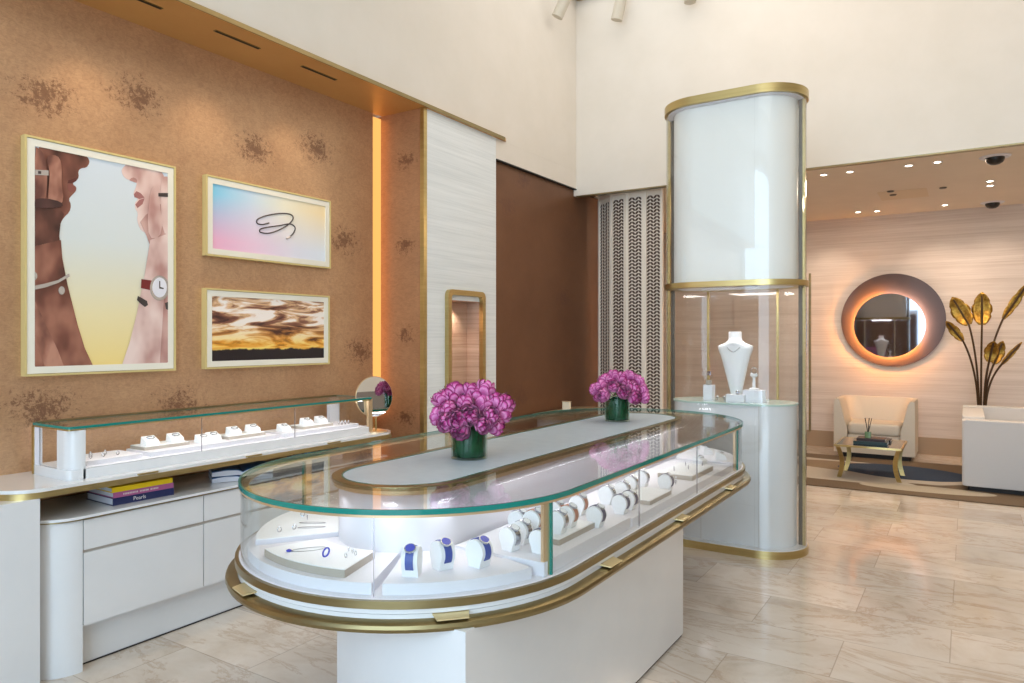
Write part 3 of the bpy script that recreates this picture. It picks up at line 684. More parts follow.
# books on the cabinet
def book(x, y, z, ang, L, W, Hh, cover, label, spine_text=None, tcol=None):
    t = thing('book', (x, y, z), label, 'book', 'books on the low cabinet')
    xf = Matrix.Translation((x, y, z)) @ Matrix.Rotation(ang, 4, 'Z')
    # spine along local x (0..L), facing local -y
    MB().box(.004, L-.004, .004, W-.004, .003, Hh-.003).build('pages', M_paper, t, xf=xf)
    mb = MB(); mb.box(0, L, 0, W, 0, .003); mb.box(0, L, 0, W, Hh-.003, Hh); mb.box(0, L, 0, .004, .003, Hh-.003)
    mb.build('cover', cover, t, xf=xf)
    if spine_text:
        for (txt, sx, size) in spine_text:
            cu = bpy.data.curves.new('t', 'FONT'); cu.body = txt; cu.size = size; cu.extrude = .0003; cu.align_x = 'CENTER'; cu.align_y = 'CENTER'
            ob = bpy.data.objects.new('spine_title', cu); col.objects.link(ob)
            bpy.context.view_layer.update()
            me = bpy.data.meshes.new_from_object(ob.evaluated_get(bpy.context.evaluated_depsgraph_get()))
            bpy.data.objects.remove(ob, do_unlink=True)
            m2 = xf @ Matrix.Translation((sx, -.0006, Hh/2)) @ Matrix.Rotation(PI/2, 4, 'X')
            me.transform(m2); me.transform(Matrix.Translation((-x, -y, -z)))
            me.materials.clear(); me.materials.append(tcol)
            o = bpy.data.objects.new('spine_title', me); col.objects.link(o); o.parent = t
    return t
pA = atz(113, 506, .703); pB = atz(174, 494.5, .703)
ang = math.atan2(pB.y-pA.y, pB.x-pA.x)
Ls = (pB-pA).length
c_navy = plain('navy_cover', srgb(28, 38, 84), .35); c_pink = plain('mauve_cover', srgb(172, 92, 140), .4); c_yel = plain('yellow_cover', srgb(238, 204, 16), .35)
c_blue = plain('petrol_blue_cover', srgb(44, 104, 164), .35)
txtw = plain('pale_lettering', srgb(222, 216, 214), .5)
book(pA.x, pA.y, .7025, ang, Ls, .26, .036, c_navy, 'thick navy book at the bottom of the stack on white cabinet', [('Pearls', Ls*.42, .026)], txtw)
dv = Vector((math.cos(ang), math.sin(ang)))
b2 = book(pA.x+dv.x*.002, pA.y+dv.y*.002, .7388, ang, Ls*.985, .25, .026, c_pink, 'mauve book in the middle of the stack on white cabinet')
# illegible small line of lettering on the mauve spine
xf = Matrix.Translation((pA.x, pA.y, .7388)) @ Matrix.Rotation(ang, 4, 'Z')
mb = MB(); random.seed(8); xx = Ls*.16
while xx < Ls*.72:
    w_ = random.uniform(.004, .008)
    if random.random() > .18: mb.box(xx, xx+w_*.75, -.0008, 0, .009, .017)
    xx += w_+.002
mb.build('spine_lettering', txtw, b2, xf=xf)
book(pA.x-dv.x*.004, pA.y-dv.y*.004, .765, ang, Ls*.99, .25, .024, c_yel, 'bright yellow book on top of the stack on white cabinet')
def open_book(cx_, cy_, z, ang, label, cmat, s=1.):
    t = thing('thick_book', (cx_, cy_, z), label, 'book', 'books on the low cabinet')
    xf = Matrix.Translation((cx_, cy_, z)) @ Matrix.Rotation(ang, 4, 'Z')
    for k in range(2):
        zz = k*.034*s
        mb = MB(); W = .16*s; D = .12*s; hh = .030*s
        prof = [(-W, zz+.001), (W, zz+.001), (W, zz+hh*.75), (W*.55, zz+hh), (W*.18, zz+hh*.86), (0, zz+hh*.45), (-W*.18, zz+hh*.86), (-W*.55, zz+hh), (-W, zz+hh*.75)]
        mb.prismf([(x_, -D, z_) for x_, z_ in prof], [(x_, D, z_) for x_, z_ in prof]); mb.build('pages', M_paper, t, xf=xf)
        top = [(W, zz+hh*.78), (W*.55, zz+hh+.001), (W*.18, zz+hh*.89), (0, zz+hh*.48), (-W*.18, zz+hh*.89), (-W*.55, zz+hh+.001), (-W, zz+hh*.78)]
        th = [(x_, z_+.0025) for x_, z_ in reversed(top)]
        mb = MB(); mb.prismf([(x_, -D*.995, z_) for x_, z_ in top+th], [(x_, D, z_) for x_, z_ in top+th]); mb.build('cover', cmat, t, xf=xf)
    return t
open_book(-3.52, 2.62, .7025, 1.05, 'pair of stacked open books with dark blue covers under the counter', c_blue)
book(-3.60, 3.12, .7025, 1.25, .30, .22, .030, M_paper, 'white book under the patterned blue one beneath the counter')
ttt = NT('blue_pattern_cover'); v = ttt.coords((30, 30, 30)); nn = ttt.noise(v, 1, 3, .6)
ttt.bsdf(ttt.ramp(nn, [(.42, srgb(18, 24, 40)), (.5, srgb(60, 120, 190)), (.62, srgb(190, 214, 236))], 'CONSTANT'), .35)
book(-3.59, 3.13, .733, 1.22, .29, .21, .03, ttt.m, 'dark book with blue and white pattern lying farther along the cabinet')

# ================================================================== CENTRAL OVAL DISPLAY CASE
CCX, CY0, CY1, R = -1.76, 2.12, 4.15, .655
S = lambda r: stad_y(CCX, CY0, CY1, r, 40)
ZB, ZT = .74, 1.0
dc = thing('oval_display_case', (CCX, 3.1, 0), 'large oval glass jewellery counter with gold rim in the room centre', 'display case')
# pedestal
arc = []
for i in range(9):
    s = i/8; x = -1.835+(.625)*s; arc.append((x, 1.755-.105*s-.045*math.sin(PI*s)))
pp = arc+[(-1.21, 3.50), (-1.835, 3.50)]
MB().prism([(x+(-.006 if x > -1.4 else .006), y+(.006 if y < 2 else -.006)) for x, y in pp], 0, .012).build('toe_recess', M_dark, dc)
MB().prism(pp, .012, .66).build('pedestal', M_lacquer, dc)
# rim
MB().sweep(S, [(.60, .652), (.684, .652), (.696, .657), (.700, .668), (.697, .678), (.688, .684), (.60, .684)]).build('lower_brass_rim', M_brass_dark, dc)
MB().sweep(S, [(.60, .6845), (.660, .6845), (.660, .6975), (.60, .6975)]).build('lacquer_band', M_lacquer, dc)
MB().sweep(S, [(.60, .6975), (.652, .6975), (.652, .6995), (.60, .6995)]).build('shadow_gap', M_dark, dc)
MB().sweep(S, [(.60, .6995), (.662, .6995), (.662, .714), (.60, .714)]).build('lacquer_band', M_lacquer, dc)
MB().sweep(S, [(.60, .7145), (.668, .7145), (.668, .738), (.60, .738)]).build('upper_brass_rim', M_brass_dark, dc)
MB().prism(S(.61), .656, .736).build('base_board', M_white, dc)
MB().prism(S(.655), .7365, .740).build('display_floor', M_white, dc)
# inner core and ledge
CI0, CI1 = 2.03, 4.24
SI = lambda r: stad_y(CCX, CI0, CI1, r, 28)
MB().sweep(SI, [(.245, .7402), (.245, .980), (.235, .980), (.235, .7402)], closed=True).build('inner_wall', M_white, dc)
MB().prism(SI(.234), .96, .985).build('ledge_board', M_white, dc)
MB().sweep(SI, [(.246, .972), (.263, .972), (.263, .9875), (.246, .9875)]).build('champagne_rail', M_champagne, dc)
MB().sweep(SI, [(.236, .9876), (.270, .9876), (.270, 1.001), (.236, 1.001)]).build('ledge_brass_trim', M_brass_dark, dc)
MB().sweep(SI, [(.230, .990), (.2355, .990), (.2355, 1.0015), (.230, 1.0015)]).build('ledge_glass_trim', M_glassedge, dc)
MB().prism(SI(.2295), .9855, 1.000).build('ledge_top', M_ledge, dc)
# glass top ring + edge + rail
def ring2(mb, oa, ob, z0, z1):
    n = len(oa); vs = [(x, y, z0) for x, y in oa]+[(x, y, z0) for x, y in ob]+[(x, y, z1) for x, y in oa]+[(x, y, z1) for x, y in ob]; fs = []
    for i in range(n):
        j = (i+1) % n
        fs += [(i, n+i, n+j, j), (2*n+i, 2*n+j, 3*n+j, 3*n+i), (i, j, 2*n+j, 2*n+i), (n+i, 3*n+i, 3*n+j, n+j)]
    return mb.add(vs, fs)
ring2(MB(), stad_y(CCX, CY0, CY1, .6495, 40), stad_y(CCX, CI0, CI1, .2705, 40), .990, .999).build('glass_top', M_topglass, dc)
MB().sweep(S, [(.650, .984), (.657, .984), (.657, 1.0), (.650, 1.0)]).build('green_glass_edge', M_glassedge, dc)
MB().sweep(S, [(.622, .976), (.655, .976), (.655, .9835), (.622, .9835)]).build('champagne_rail', M_champagne, dc)
# vertical panes between posts/joints: position param s along the outline
def outline_pts(r, seq):
    """seq: ('a',deg) near-end angle or ('y',side,Y) or ('b',deg) far-end angle"""
    out = []
    for q in seq:
        if q[0] == 'a': out.append((CCX+r*math.cos(math.radians(q[1])), CY0+r*math.sin(math.radians(q[1]))))
        elif q[0] == 'b': out.append((CCX+r*math.cos(math.radians(q[1])), CY1+r*math.sin(math.radians(q[1]))))
        else: out.append((CCX+r*q[1], q[2]))
    return out
def rng(k, a, b, n=14): return [(k, a+(b-a)*i/n) for i in range(n+1)]
segs = [rng('a', 181, 296.5, 24), rng('a', 297.5, 347, 14), [('a', 349), ('a', 353), ('a', 357), ('y', 1, CY0), ('y', 1, 2.705)], [('y', 1, 2.717), ('y', 1, 3.435)], [('y', 1, 3.447), ('y', 1, 4.13)],
        [('y', 1, 4.17)]+rng('b', 2, 90, 16), rng('b', 91, 149, 12), rng('b', 151, 180, 8)+[('y', -1, 3.45)], [('y', -1, 3.44), ('y', -1, 2.14)]]
for sg in segs: MB().strip(outline_pts(.649, sg), outline_pts(.643, sg), .7405, .9755).build('side_pane', M_glass, dc)
def post(p, ang, w=.022, d_=.012, mat=M_champagne, name='post'):
    xf = Matrix.Translation((p[0], p[1], 0)) @ Matrix.Rotation(ang, 4, 'Z')
    return MB().box(-d_, 0, -w/2, w/2, .7405, .9755).build(name, mat, dc, xf=xf)
def at_a(r, a, cy=CY0): return (CCX+r*math.cos(math.radians(a)), cy+r*math.sin(math.radians(a)))
post(at_a(.638, 348), math.radians(348), .03); post(at_a(.638, 180), PI, .03); post(at_a(.638, 0, CY1), 0, .03); post(at_a(.638, 150, CY1), math.radians(150), .03)
post(at_a(.646, 349.5), math.radians(348), .008, .008, M_glassedge, 'green_joint'); post(at_a(.646, .8, CY1), 0, .008, .008, M_glassedge, 'green_joint'); post(at_a(.646, 181.5), PI, .008, .008, M_glassedge, 'green_joint')
for p, a in ((at_a(.643, 297), 297), ((CCX+.643, 2.711), 0), ((CCX+.643, 3.441), 0), (at_a(.643, 90.5, CY1), 90)): post(p, math.radians(a), .002, .006, M_silver, 'glass_joint')
# pulls in the rim
def rim_pull(a=None, y=None):
    if a is not None: xf = Matrix.Translation((CCX+.655*math.cos(a), CY0+.655*math.sin(a), .703)) @ Matrix.Rotation(a, 4, 'Z')
    else: xf = Matrix.Translation((CCX+.655, y, .703))
    MB().prismf([(0, -.055, -.010), (.044, -.047, -.014), (.044, -.047, -.010), (0, -.055, -.005)], [(0, .055, -.010), (.044, .047, -.014), (.044, .047, -.010), (0, .055, -.005)]).build('pull', plain('pale_brass_pull', srgb(226, 208, 160), .35, .6), dc, xf=xf)
rim_pull(a=math.radians(253)); rim_pull(a=math.radians(317))
for y in (2.36, 3.12, 3.90): rim_pull(y=y)

# --- contents: risers
ZF = .7405
def arc_riser(a0, a1, r0, r1, z0, z1, name, mat, label, cat, grp, mat2=None, cy=CY0):
    n = 14; A = [math.radians(a0+(a1-a0)*i/n) for i in range(n+1)]
    pa = [(CCX+r1*math.cos(a), cy+r1*math.sin(a)) for a in A]; pb = [(CCX+r0*math.cos(a), cy+r0*math.sin(a)) for a in A]
    if mat2 is None:
        return tag(MB().strip(pa, pb, z0, z1).build(name, mat), label, cat, grp)
    cxy = pa[n//2]; t = thing(name, (cxy[0], cxy[1], z0), label, cat, grp)
    MB().strip(pa, pb, z0, z1-.003).build('tray_base', mat2, t); 
    pa = [(CCX+(r1-.002)*math.cos(a), cy+(r1-.002)*math.sin(a)) for a in A]; pb = [(CCX+(r0+.002)*math.cos(a), cy+(r0+.002)*math.sin(a)) for a in A]
    MB().strip(pa, pb, z1-.0029, z1).build('tray_pad', mat, t); return t
g1 = 'risers in the oval case'
arc_riser(236, 296, .27, .625, ZF, ZF+.035, 'display_riser', M_white, 'white curved riser under the necklace tray at the near left end', 'display riser', g1)
arc_riser(299, 343, .27, .625, ZF, ZF+.035, 'display_riser', M_white, 'white curved riser carrying three blue strapped watches at near right end', 'display riser', g1)
arc_riser(176, 234, .30, .60, ZF, ZF+.05, 'jewellery_tray', M_cushion, 'white curved tray of bracelets at the left of the near end', 'display tray', 'curved trays in the oval case', M_white)
arc_riser(250, 287, .40, .60, ZF+.0355, ZF+.062, 'necklace_tray', M_cushion, 'greige edged curved tray with a pendant necklace at the near end', 'display tray', 'curved trays in the oval case', M_greige)
RXo = CCX+.625; RXi = CCX+.27
def riser(y0, y1, label, x0=None, x1=None, h=.035): return tag(MB().rbox(x0 or RXi, x1 or RXo, y0, y1, ZF, ZF+h, .003).build('display_riser', M_white), label, 'display riser', g1)
riser(1.97, 2.66, 'white riser carrying a cluster of watch stands beside the near front post', h=.045)
riser(2.68, 4.12, 'long white riser with watches and trays along the far front side')
riser(2.15, 3.05, 'white riser on the far left side of the oval case, nearer half', CCX-.625, CCX-.27)
riser(3.08, 4.10, 'white riser on the far left side of the oval case, farther half', CCX-.625, CCX-.27)
arc_riser(4, 88, .27, .62, ZF, ZF+.035, 'display_riser', M_white, 'white curved riser at the far right end of the oval case', 'display riser', g1, cy=CY1)
arc_riser(92, 176, .27, .62, ZF, ZF+.035, 'display_riser', M_white, 'white curved riser at the far left end of the oval case', 'display riser', g1, cy=CY1)
ZR = ZF+.0355; ZC2 = ZF+.0455
place(P_tray, (CCX+.50, 2.30, ZC2), 0, 1.0, 'greige edged tray under watch stands just behind the front post', 'trays in the oval case')
place(P_tray, (CCX+.53, 3.06, ZR), 0, .95, 'greige edged tray with watch stands in the middle of the front side', 'trays in the oval case')
place(P_tray, (CCX+.49, 3.72, ZR), 0, 1.25, 'large greige edged jewellery tray near the far front corner', 'trays in the oval case')
place(P_tray, (CCX-.45, 2.75, ZR), 0, 1.0, 'greige edged tray on the left side of the oval case, nearer one', 'trays in the oval case')
place(P_tray, (CCX-.45, 3.70, ZR), 0, 1.0, 'greige edged tray on the left side of the oval case, farther one', 'trays in the oval case')
# watch stand: rounded cushion, flat sides face local +-y, dial faces +x / up
def dshape(rx, h, n=16, foot=.6):
    pts = [(-rx*foot, 0), (rx*foot, 0)]; c = h-rx
    a0 = math.atan2(-(c*.55), rx*.95)
    for i in range(n+1):
        a = a0+(PI-2*a0)*i/n; pts.append((rx*math.cos(a), c+rx*math.sin(a)))
    return pts
def proto_stand(r=.034, h=.078, w=.044):
    t = thing('watch_stand', (0, 0, 0), 'x', 'watch stand')
    p = dshape(r, h); MB().prismf([(x, -w/2, z) for x, z in p], [(x, w/2, z) for x, z in p]).build('cushion', M_cushion, t)
    return t
def proto_watch(mat, r=.034, h=.078, w=.022):
    t = thing('wrist_watch', (0, 0, 0), 'x', 'watch')
    c = h-r; ro, ri = r+.0026, r+.0004
    A = [math.radians(-38+(196)*i/20) for i in range(21)]
    pa = [(ro*math.cos(a), c+ro*math.sin(a)) for a in A]; pb = [(ri*math.cos(a), c+ri*math.sin(a)) for a in A]
    n = len(pa); vs = [(x, -w/2, z) for x, z in pa]+[(x, -w/2, z) for x, z in pb]+[(x, w/2, z) for x, z in pa]+[(x, w/2, z) for x, z in pb]; fs = []
    for i in range(n-1): fs += [(i, i+1, n+i+1, n+i), (2*n+i, 3*n+i, 3*n+i+1, 2*n+i+1), (i, 2*n+i, 2*n+i+1, i+1), (n+i, n+i+1, 3*n+i+1, 3*n+i)]
    MB().add(vs, fs).build('strap', mat, t)
    nn = Vector((math.cos(1.05), 0, math.sin(1.05))); cc = Vector((0, 0, c))+nn*(r+.002)
    wc = disc(MB(), cc, nn, .016, .006, 20).build('watch_case', M_silver, t)
    disc(MB(), cc+nn*.0061, nn, .0132, .0008, 20).build('dial', M_gem if mat is M_bluestrap else M_dial, wc)
    return t
P_stand = proto_stand(); W_blue, W_navy, W_tan, W_sil = proto_watch(M_bluestrap), proto_watch(M_navystrap), proto_watch(M_redstrap), proto_watch(M_silver)
def watch(wp, x, y, z, ang, sc, where, wdesc, grp):
    place(P_stand, (x, y, z), ang, sc, 'white rounded watch stand '+where, 'watch stands in the oval case')
    place(wp, (x, y, z), ang, sc, wdesc+' on the stand '+where, grp)
gb = 'watches in the oval case'
for a, r_, w_ in ((306.5, .55, 'nearest the camera, leftmost of three in the near curve'), (317, .50, 'in the middle of three in the near curve'), (330, .52, 'rightmost of three in the near curve')):
    p = at_a(r_, a); watch(W_blue, p[0], p[1], ZR, math.radians(a-10 if a < 310 else a+22), 1.12, w_, 'blue strapped watch', gb)
for wp, x, y, z, a, where, d_ in (
    (W_sil, -1.30, 2.03, ZC2, -.15, 'left of the front post, nearest on the raised riser', 'steel watch'),
    (W_sil, -1.31, 2.12, ZC2, -.1, 'second in the row left of the front post', 'steel bracelet watch'),
    (W_navy, -1.20, 2.06, ZC2, -.1, 'hidden partly behind the front post', 'navy strapped watch'),
    (W_sil, -1.40, 2.24, ZC2, 0, 'standing tall at the back behind the front post', 'steel watch'),
    (W_tan, -1.31, 2.20, ZC2+.0215, 0, 'on the near tray, its left back corner', 'tan strapped watch'),
    (W_sil, -1.23, 2.235, ZC2+.0215, 0, 'on the near tray, its front left corner', 'steel watch'),
    (W_tan, -1.24, 2.33, ZC2+.0215, 0, 'on the near tray, right of its front corner', 'tan strapped watch'),
    (W_tan, -1.31, 2.36, ZC2+.0215, 0, 'on the near tray, at its back right', 'tan strapped watch'),
    (W_navy, -1.19, 2.46, ZC2, 0, 'right of the near tray beside the glass', 'navy strapped watch'),
    (W_tan, -1.33, 2.62-.03, ZC2, 0, 'behind, at the far end of the raised riser', 'tan strapped watch'),
    (W_navy, -1.21, 2.735, ZR, 0, 'first on the long riser beside the glass joint', 'navy strapped watch'),
    (W_navy, -1.21, 2.82, ZR, 0, 'second on the long riser beside the glass joint', 'navy strapped watch'),
    (W_sil, -1.33, 2.86, ZR, 0, 'behind the two navy watches', 'steel watch'),
    (W_sil, -1.31, 2.98, ZR, 0, 'back left of the middle tray', 'steel bracelet watch'),
    (W_sil, -1.33, 3.12, ZR, 0, 'directly behind the middle tray', 'steel watch'),
    (W_navy, -1.21, 3.26, ZR, 0, 'just right of the middle tray beside the glass', 'dark strapped watch'),
    (W_sil, -1.34, 3.28, ZR, 0, 'back right of the middle tray', 'steel watch')):
    watch(wp, x, y, z, a, 1.0, where, d_, gb)
# jewellery on the trays
def necklace(cx_, cy_, z, a, rx, ry, label, pend=None):
    t = thing('necklace', (cx_, cy_, z), label, 'necklace', 'necklaces in the oval case')
    xf = Matrix.Translation((cx_, cy_, z)) @ Matrix.Rotation(a, 4, 'Z')
    ch = MB().tube([(rx*math.cos(q), ry*math.sin(q), .0015) for q in [2*PI*i/28 for i in range(28)]], .0012, 5, True).build('chain', M_silver, t, xf=xf)
    if pend: MB().sphere((rx+.008, 0, .004), .009, 10, 6, (1, 1, .5)).build('pendant', pend, ch, xf=xf)
    return t
zt = ZF+.0625
p = at_a(.50, 262); necklace(p[0], p[1], zt, -2.2, .055, .018, 'fine necklace with blue pendant on greige edged curved tray', M_gem)
p = at_a(.52, 274)
t = tag(MB().tube([(p[0]+.003*math.sin(q), p[1]+.013*math.cos(q), zt+.015+.014*math.sin(q)) for q in [2*PI*i/20 for i in range(20)]], .0028, 6, True).build('blue_ring', M_gem), 'blue enamel ring standing on the greige edged curved tray', 'ring')
for k, (a, r_) in enumerate(((280, .45), (283, .47), (277, .44), (281, .50))):
    p = at_a(r_, a); place(P_ring, (p[0], p[1], zt), a, .7, 'tiny silver stud on the right part of greige edged curved tray', 'studs on the curved tray')
zt1 = ZF+.0505
for k, (a, r_) in enumerate(((200, .50), (205, .46), (226, .52), (223, .47))):
    p = at_a(r_, a); place(P_ring, (p[0], p[1], zt1), a, .9, 'small silver earring on the white curved tray', 'earrings on the white curved tray')
for k, (a, r_, lb) in enumerate(((192, .45, 'silver chain bracelet on the far part of white curved tray'), (212, .42, 'silver chain bracelet in the middle of white curved tray'), (221, .41, 'silver chain bracelet on the near part of white curved tray'))):
    p = at_a(r_, a); necklace(p[0], p[1], zt1, math.radians(a), .05, .009, lb)
for k, (x, y, z) in enumerate(((-1.30, 3.62, ZR+.0265), (-1.25, 3.70, ZR+.0265), (-1.30, 3.80, ZR+.0265), (-1.22, 3.84, ZR+.0265), (-1.22, 3.42, ZR), (-1.30, 3.44, ZR), (-1.24, 3.48, ZR))):
    place(P_ring, (x, y, z), .5, 1.1, 'small silver ring near the far front corner tray', 'rings by the far corner tray')
for (x, y, z, a, lb) in ((-1.30, 4.05, ZR, 0, 'white bracelet cushion beside the far front post'), (-1.25, 4.28, ZR, .4, 'white bracelet cushion in the far right curve, first'), (-1.38, 4.42, ZR, .7, 'white bracelet cushion in the far right curve, second'), (-1.50, 4.56, ZR, 1.1, 'white bracelet cushion in the far right curve, third'),
                      (-2.20, 2.68, ZR+.0215, PI, 'white bracelet cushion on the left side tray, nearer one'), (-2.20, 2.80, ZR+.0215, PI, 'white bracelet cushion on the left side tray, farther one'),
                      (-2.20, 3.64, ZR+.0215, PI, 'white bracelet cushion on the far left side tray, nearer one'), (-2.20, 3.76, ZR+.0215, PI, 'white bracelet cushion on the far left side tray, farther one'),
                      (-2.21, 2.30, ZR, PI, 'white bracelet cushion on the left side, just beyond the rear post'), (-2.21, 2.45, ZR, PI, 'white bracelet cushion on the left side, second beyond the rear post'), (-2.21, 3.25, ZR, PI, 'white bracelet cushion halfway along the left side')):
    place(P_cush, (x, y, z), a, 1.1, lb, 'bracelet cushions in the oval case')

# ================================================================== FLOWERS
def petal_mat():
    t = NT('peony_petal'); at_ = t.n('ShaderNodeAttribute'); at_.attribute_name = 'tip'
    oi = t.n('ShaderNodeObjectInfo')
    n = t.noise(t.coords((60, 60, 60)), 1, 3, .6)
    k = t.math('ADD', at_.outputs['Fac'], t.math('MULTIPLY', t.math('SUBTRACT', n, .5), .5))
    k = t.math('ADD', k, t.math('MULTIPLY', t.math('SUBTRACT', oi.outputs['Random'], .5), .3))
    c = t.ramp(k, [(.0, srgb(196, 84, 152)), (.38, srgb(230, 148, 200)), (.58, srgb(212, 84, 162)), (.78, srgb(160, 16, 104)), (1, srgb(116, 6, 70))])
    t.bsdf(c, .5, 0); t.p.inputs['Sheen Weight'].default_value = .2
    return t.m
M_petal = petal_mat(); M_leaf = subtle('green_leaf', srgb(0, 44, 24), srgb(6, 84, 50), .25, (30, 30, 10)); M_stem = plain('green_stem', srgb(70, 110, 50), .6)
def proto_peony(seed):
    rr = random.Random(seed)
    t = thing('peony', (0, 0, 0), 'x', 'flower')
    mb = MB(); tips = []
    layers = [(.016, 168, 4), (.022, 160, 5), (.028, 146, 6), (.034, 128, 6), (.038, 104, 6)]
    for li, (R_, th1, n) in enumerate(layers):
        for k in range(n):
            a0 = 2*PI*k/n+li*.9+rr.uniform(-.25, .25); wid = 2*PI/n*1.28; T1 = math.radians(th1+rr.uniform(-12, 8)); lift = rr.uniform(-.001, .003)
            NU, NV = 6, 7; vs = []; ph = rr.uniform(0, 6)
            for j in range(NV+1):
                s = j/NV
                for i in range(NU+1):
                    e = abs(i/NU-.5)*2
                    th = .15+(T1*(1-.16*e**3)-.15)*s
                    q = (i/NU-.5)*wid*(.55+.45*math.sin(PI*min(s*.8+.1, 1)))
                    R2 = R_+.0028*(i/NU-.5)+lift+.0045*s**4*(1 if li > 1 else .3)+.0014*math.sin(ph+i*1.9)*s**2
                    st = max(math.sin(th), .10)
                    vs.append((R2*st*math.cos(a0+q), R2*st*math.sin(a0+q), -R2*math.cos(th)*1.05))
                    tips.append(min(1, .02+.80*s**5+.62*e**4*s+(.25 if li < 1 else 0)))
            mb.add(vs, [(j*(NU+1)+i, j*(NU+1)+i+1, (j+1)*(NU+1)+i+1, (j+1)*(NU+1)+i) for j in range(NV) for i in range(NU)])
    o = mb.build('petals', M_petal, t, 180)
    at_ = o.data.attributes.new('tip', 'FLOAT', 'POINT'); at_.data.foreach_set('value', tips)
    st_ = MB().tube([(0, 0, -.034), (0, 0, -.085)], .0022, 6).build('stem', M_stem, t)
    MB().sphere((0, 0, -.034), .012, 10, 6, (1, 1, .5)).build('sepal', M_stem, st_)
    return t
P_peo = [proto_peony(s) for s in (1, 2, 3)]
def bouquet(base, pxs, sc, vase_label, group, fl_label, extra=True):
    z0 = 1.0005
    vr, vh = .076, .150
    v = thing('flower_vase', (base[0], base[1], z0), vase_label, 'vase', 'flower vases on the oval case')
    c = (base[0], base[1], z0)
    MB().lathe([(.0, 0), (vr, 0), (vr, vh), (vr-.004, vh), (vr-.004, .008), (0, .008)], c, 40, cap=False).build('glass_cylinder', M_vase, v)
    mb = MB(); random.seed(5)
    for k in range(11):
        a0 = 2*PI*k/11; vs = []; n = 5
        for j in range(5):
            for i in range(n):
                q = a0+(i/(n-1)-.5)*.85; s = j/4
                r_ = vr-.0065-.0025*(k % 2)-.002*abs(i/(n-1)-.5)
                vs.append((c[0]+r_*math.cos(q), c[1]+r_*math.sin(q), z0+.009+(vh-.018-.03*abs(i/(n-1)-.5)*(k % 3))*s))
        mb.add(vs, [(j*n+i, j*n+i+1, (j+1)*n+i+1, (j+1)*n+i) for j in range(4) for i in range(n-1)])
    lv = mb.build('leaf_lining', M_leaf, v, 60); s_ = lv.modifiers.new('s', 'SOLIDIFY'); s_.thickness = .001
    MB().lathe([(0, .01), (vr-.012, .01), (vr-.012, vh*.8), (0, vh*.8)], c, 24, cap=False).build('water_and_stems', M_stem, v)
    C = Vector((base[0], base[1], z0+vh+.018)); rx, rz = .128, .072
    pts = []
    for (u, w) in pxs:
        d = ray(u, w); o = Vector((0, 0, H)); S_ = Vector((1/rx, 1/rx, 1/rz))
        oo = Vector(((o-C)[i]*S_[i] for i in range(3))); dd = Vector((d[i]*S_[i] for i in range(3)))
        A = dd.dot(dd); B = oo.dot(dd); Cq = oo.dot(oo)-1; D = B*B-A*Cq
        tt_ = (-B-math.sqrt(D))/A if D > 0 else -B/A
        p = o+d*tt_; pts.append(p)
    if extra:
        f = Vector((-SN, CS, 0))
        for k in range(7):
            a = math.atan2(f.y, f.x)+(k-3)*.42; pts.append(C+Vector((math.cos(a)*rx*.95, math.sin(a)*rx*.95, random.uniform(-.02, .035))))
        for k in range(4): pts.append(C+Vector((random.uniform(-.05, .05), random.uniform(-.01, .09), rz*.9)))
    from mathutils import Quaternion
    for i, p in enumerate(pts):
        n = (p-C); n = Vector((n.x, n.y, n.z*1.6+.03)).normalized()
        pr = P_peo[i % 3]
        o = place(pr, p, 0, sc*random.uniform(.92, 1.1), fl_label, group)
        o.rotation_mode = 'QUATERNION'; o.rotation_quaternion = Vector((0, 0, 1)).rotation_difference(n) @ Quaternion((0, 0, 1), random.uniform(0, 6))
px1 = [(454, 389), (470, 389), (485, 388), (440, 398), (447, 408), (465, 401), (484, 402), (498, 400), (506, 403), (438, 415), (446, 423), (457, 419), (470, 415), (483, 424), (492, 415), (504, 413), (497, 426), (460, 430), (475, 393), (450, 396)]
bouquet((-1.755, 2.42), px1, 1.0, 'green leaf lined glass vase on the near end of the oval case', 'peonies in the near vase', 'purple pink peony in the vase nearer the camera')
px2 = [(604, 379), (613, 374), (622, 377), (630, 375), (639, 380), (594, 389), (603, 395), (613, 386), (624, 392), (634, 387), (643, 389), (600, 386), (635, 397), (645, 397), (609, 381), (628, 383)]
bouquet((-1.785, 3.98), px2, .98, 'green leaf lined glass vase on the far end of the oval case', 'peonies in the far vase', 'purple pink peony in the vase farther from the camera')

# ================================================================== GLASS TOWER
TX0, TX1, TY, TR = -1.662, -1.23, 5.29, .289
T = lambda r: stad_x(TX0, TX1, TY, r)
tw = thing('display_tower', ((TX0+TX1)/2, TY, 0), 'tall oval glass display tower with brass bands and white drum', 'display tower')
MB().sweep(T, [(.20, 0), (TR+.004, 0), (TR+.004, .052), (.20, .052)]).build('brass_base', M_brass, tw)
MB().prism(T(TR-.002), .052, .058).build('base_plate', M_lacquer, tw)
MB().prism(T(.205), 0.0, .0515).build('base_core', M_lacquer, tw) if False else None
MB().prism(T(.222), .058, 1.030).build('lower_cabinet', M_lacquer, tw)
for x in (-1.62, -1.215): MB().box(x-.001, x+.001, TY-.2235, TY-.221, .058, 1.03).build('cabinet_joint', M_greige, tw)
MB().prism(T(.230), 1.030, 1.042).build('green_glass_shelf', plain('pale_green_glass', srgb(190, 214, 206), .08), tw)
def tglass(r, z0, z1):
    n = len(T(r)); pts = T(r); inn = T(r-.005)
    h = len(pts)//2
    for a, b in ((0, h), (h, n)):
        A = pts[a:b]+[pts[b % n]]; B = inn[a:b]+[inn[b % n]]
        MB().strip(A, B, z0, z1).build('glass_shell', M_tglass, tw)
tglass(.281, .058, 1.862); tglass(.281, 1.902, 3.168)
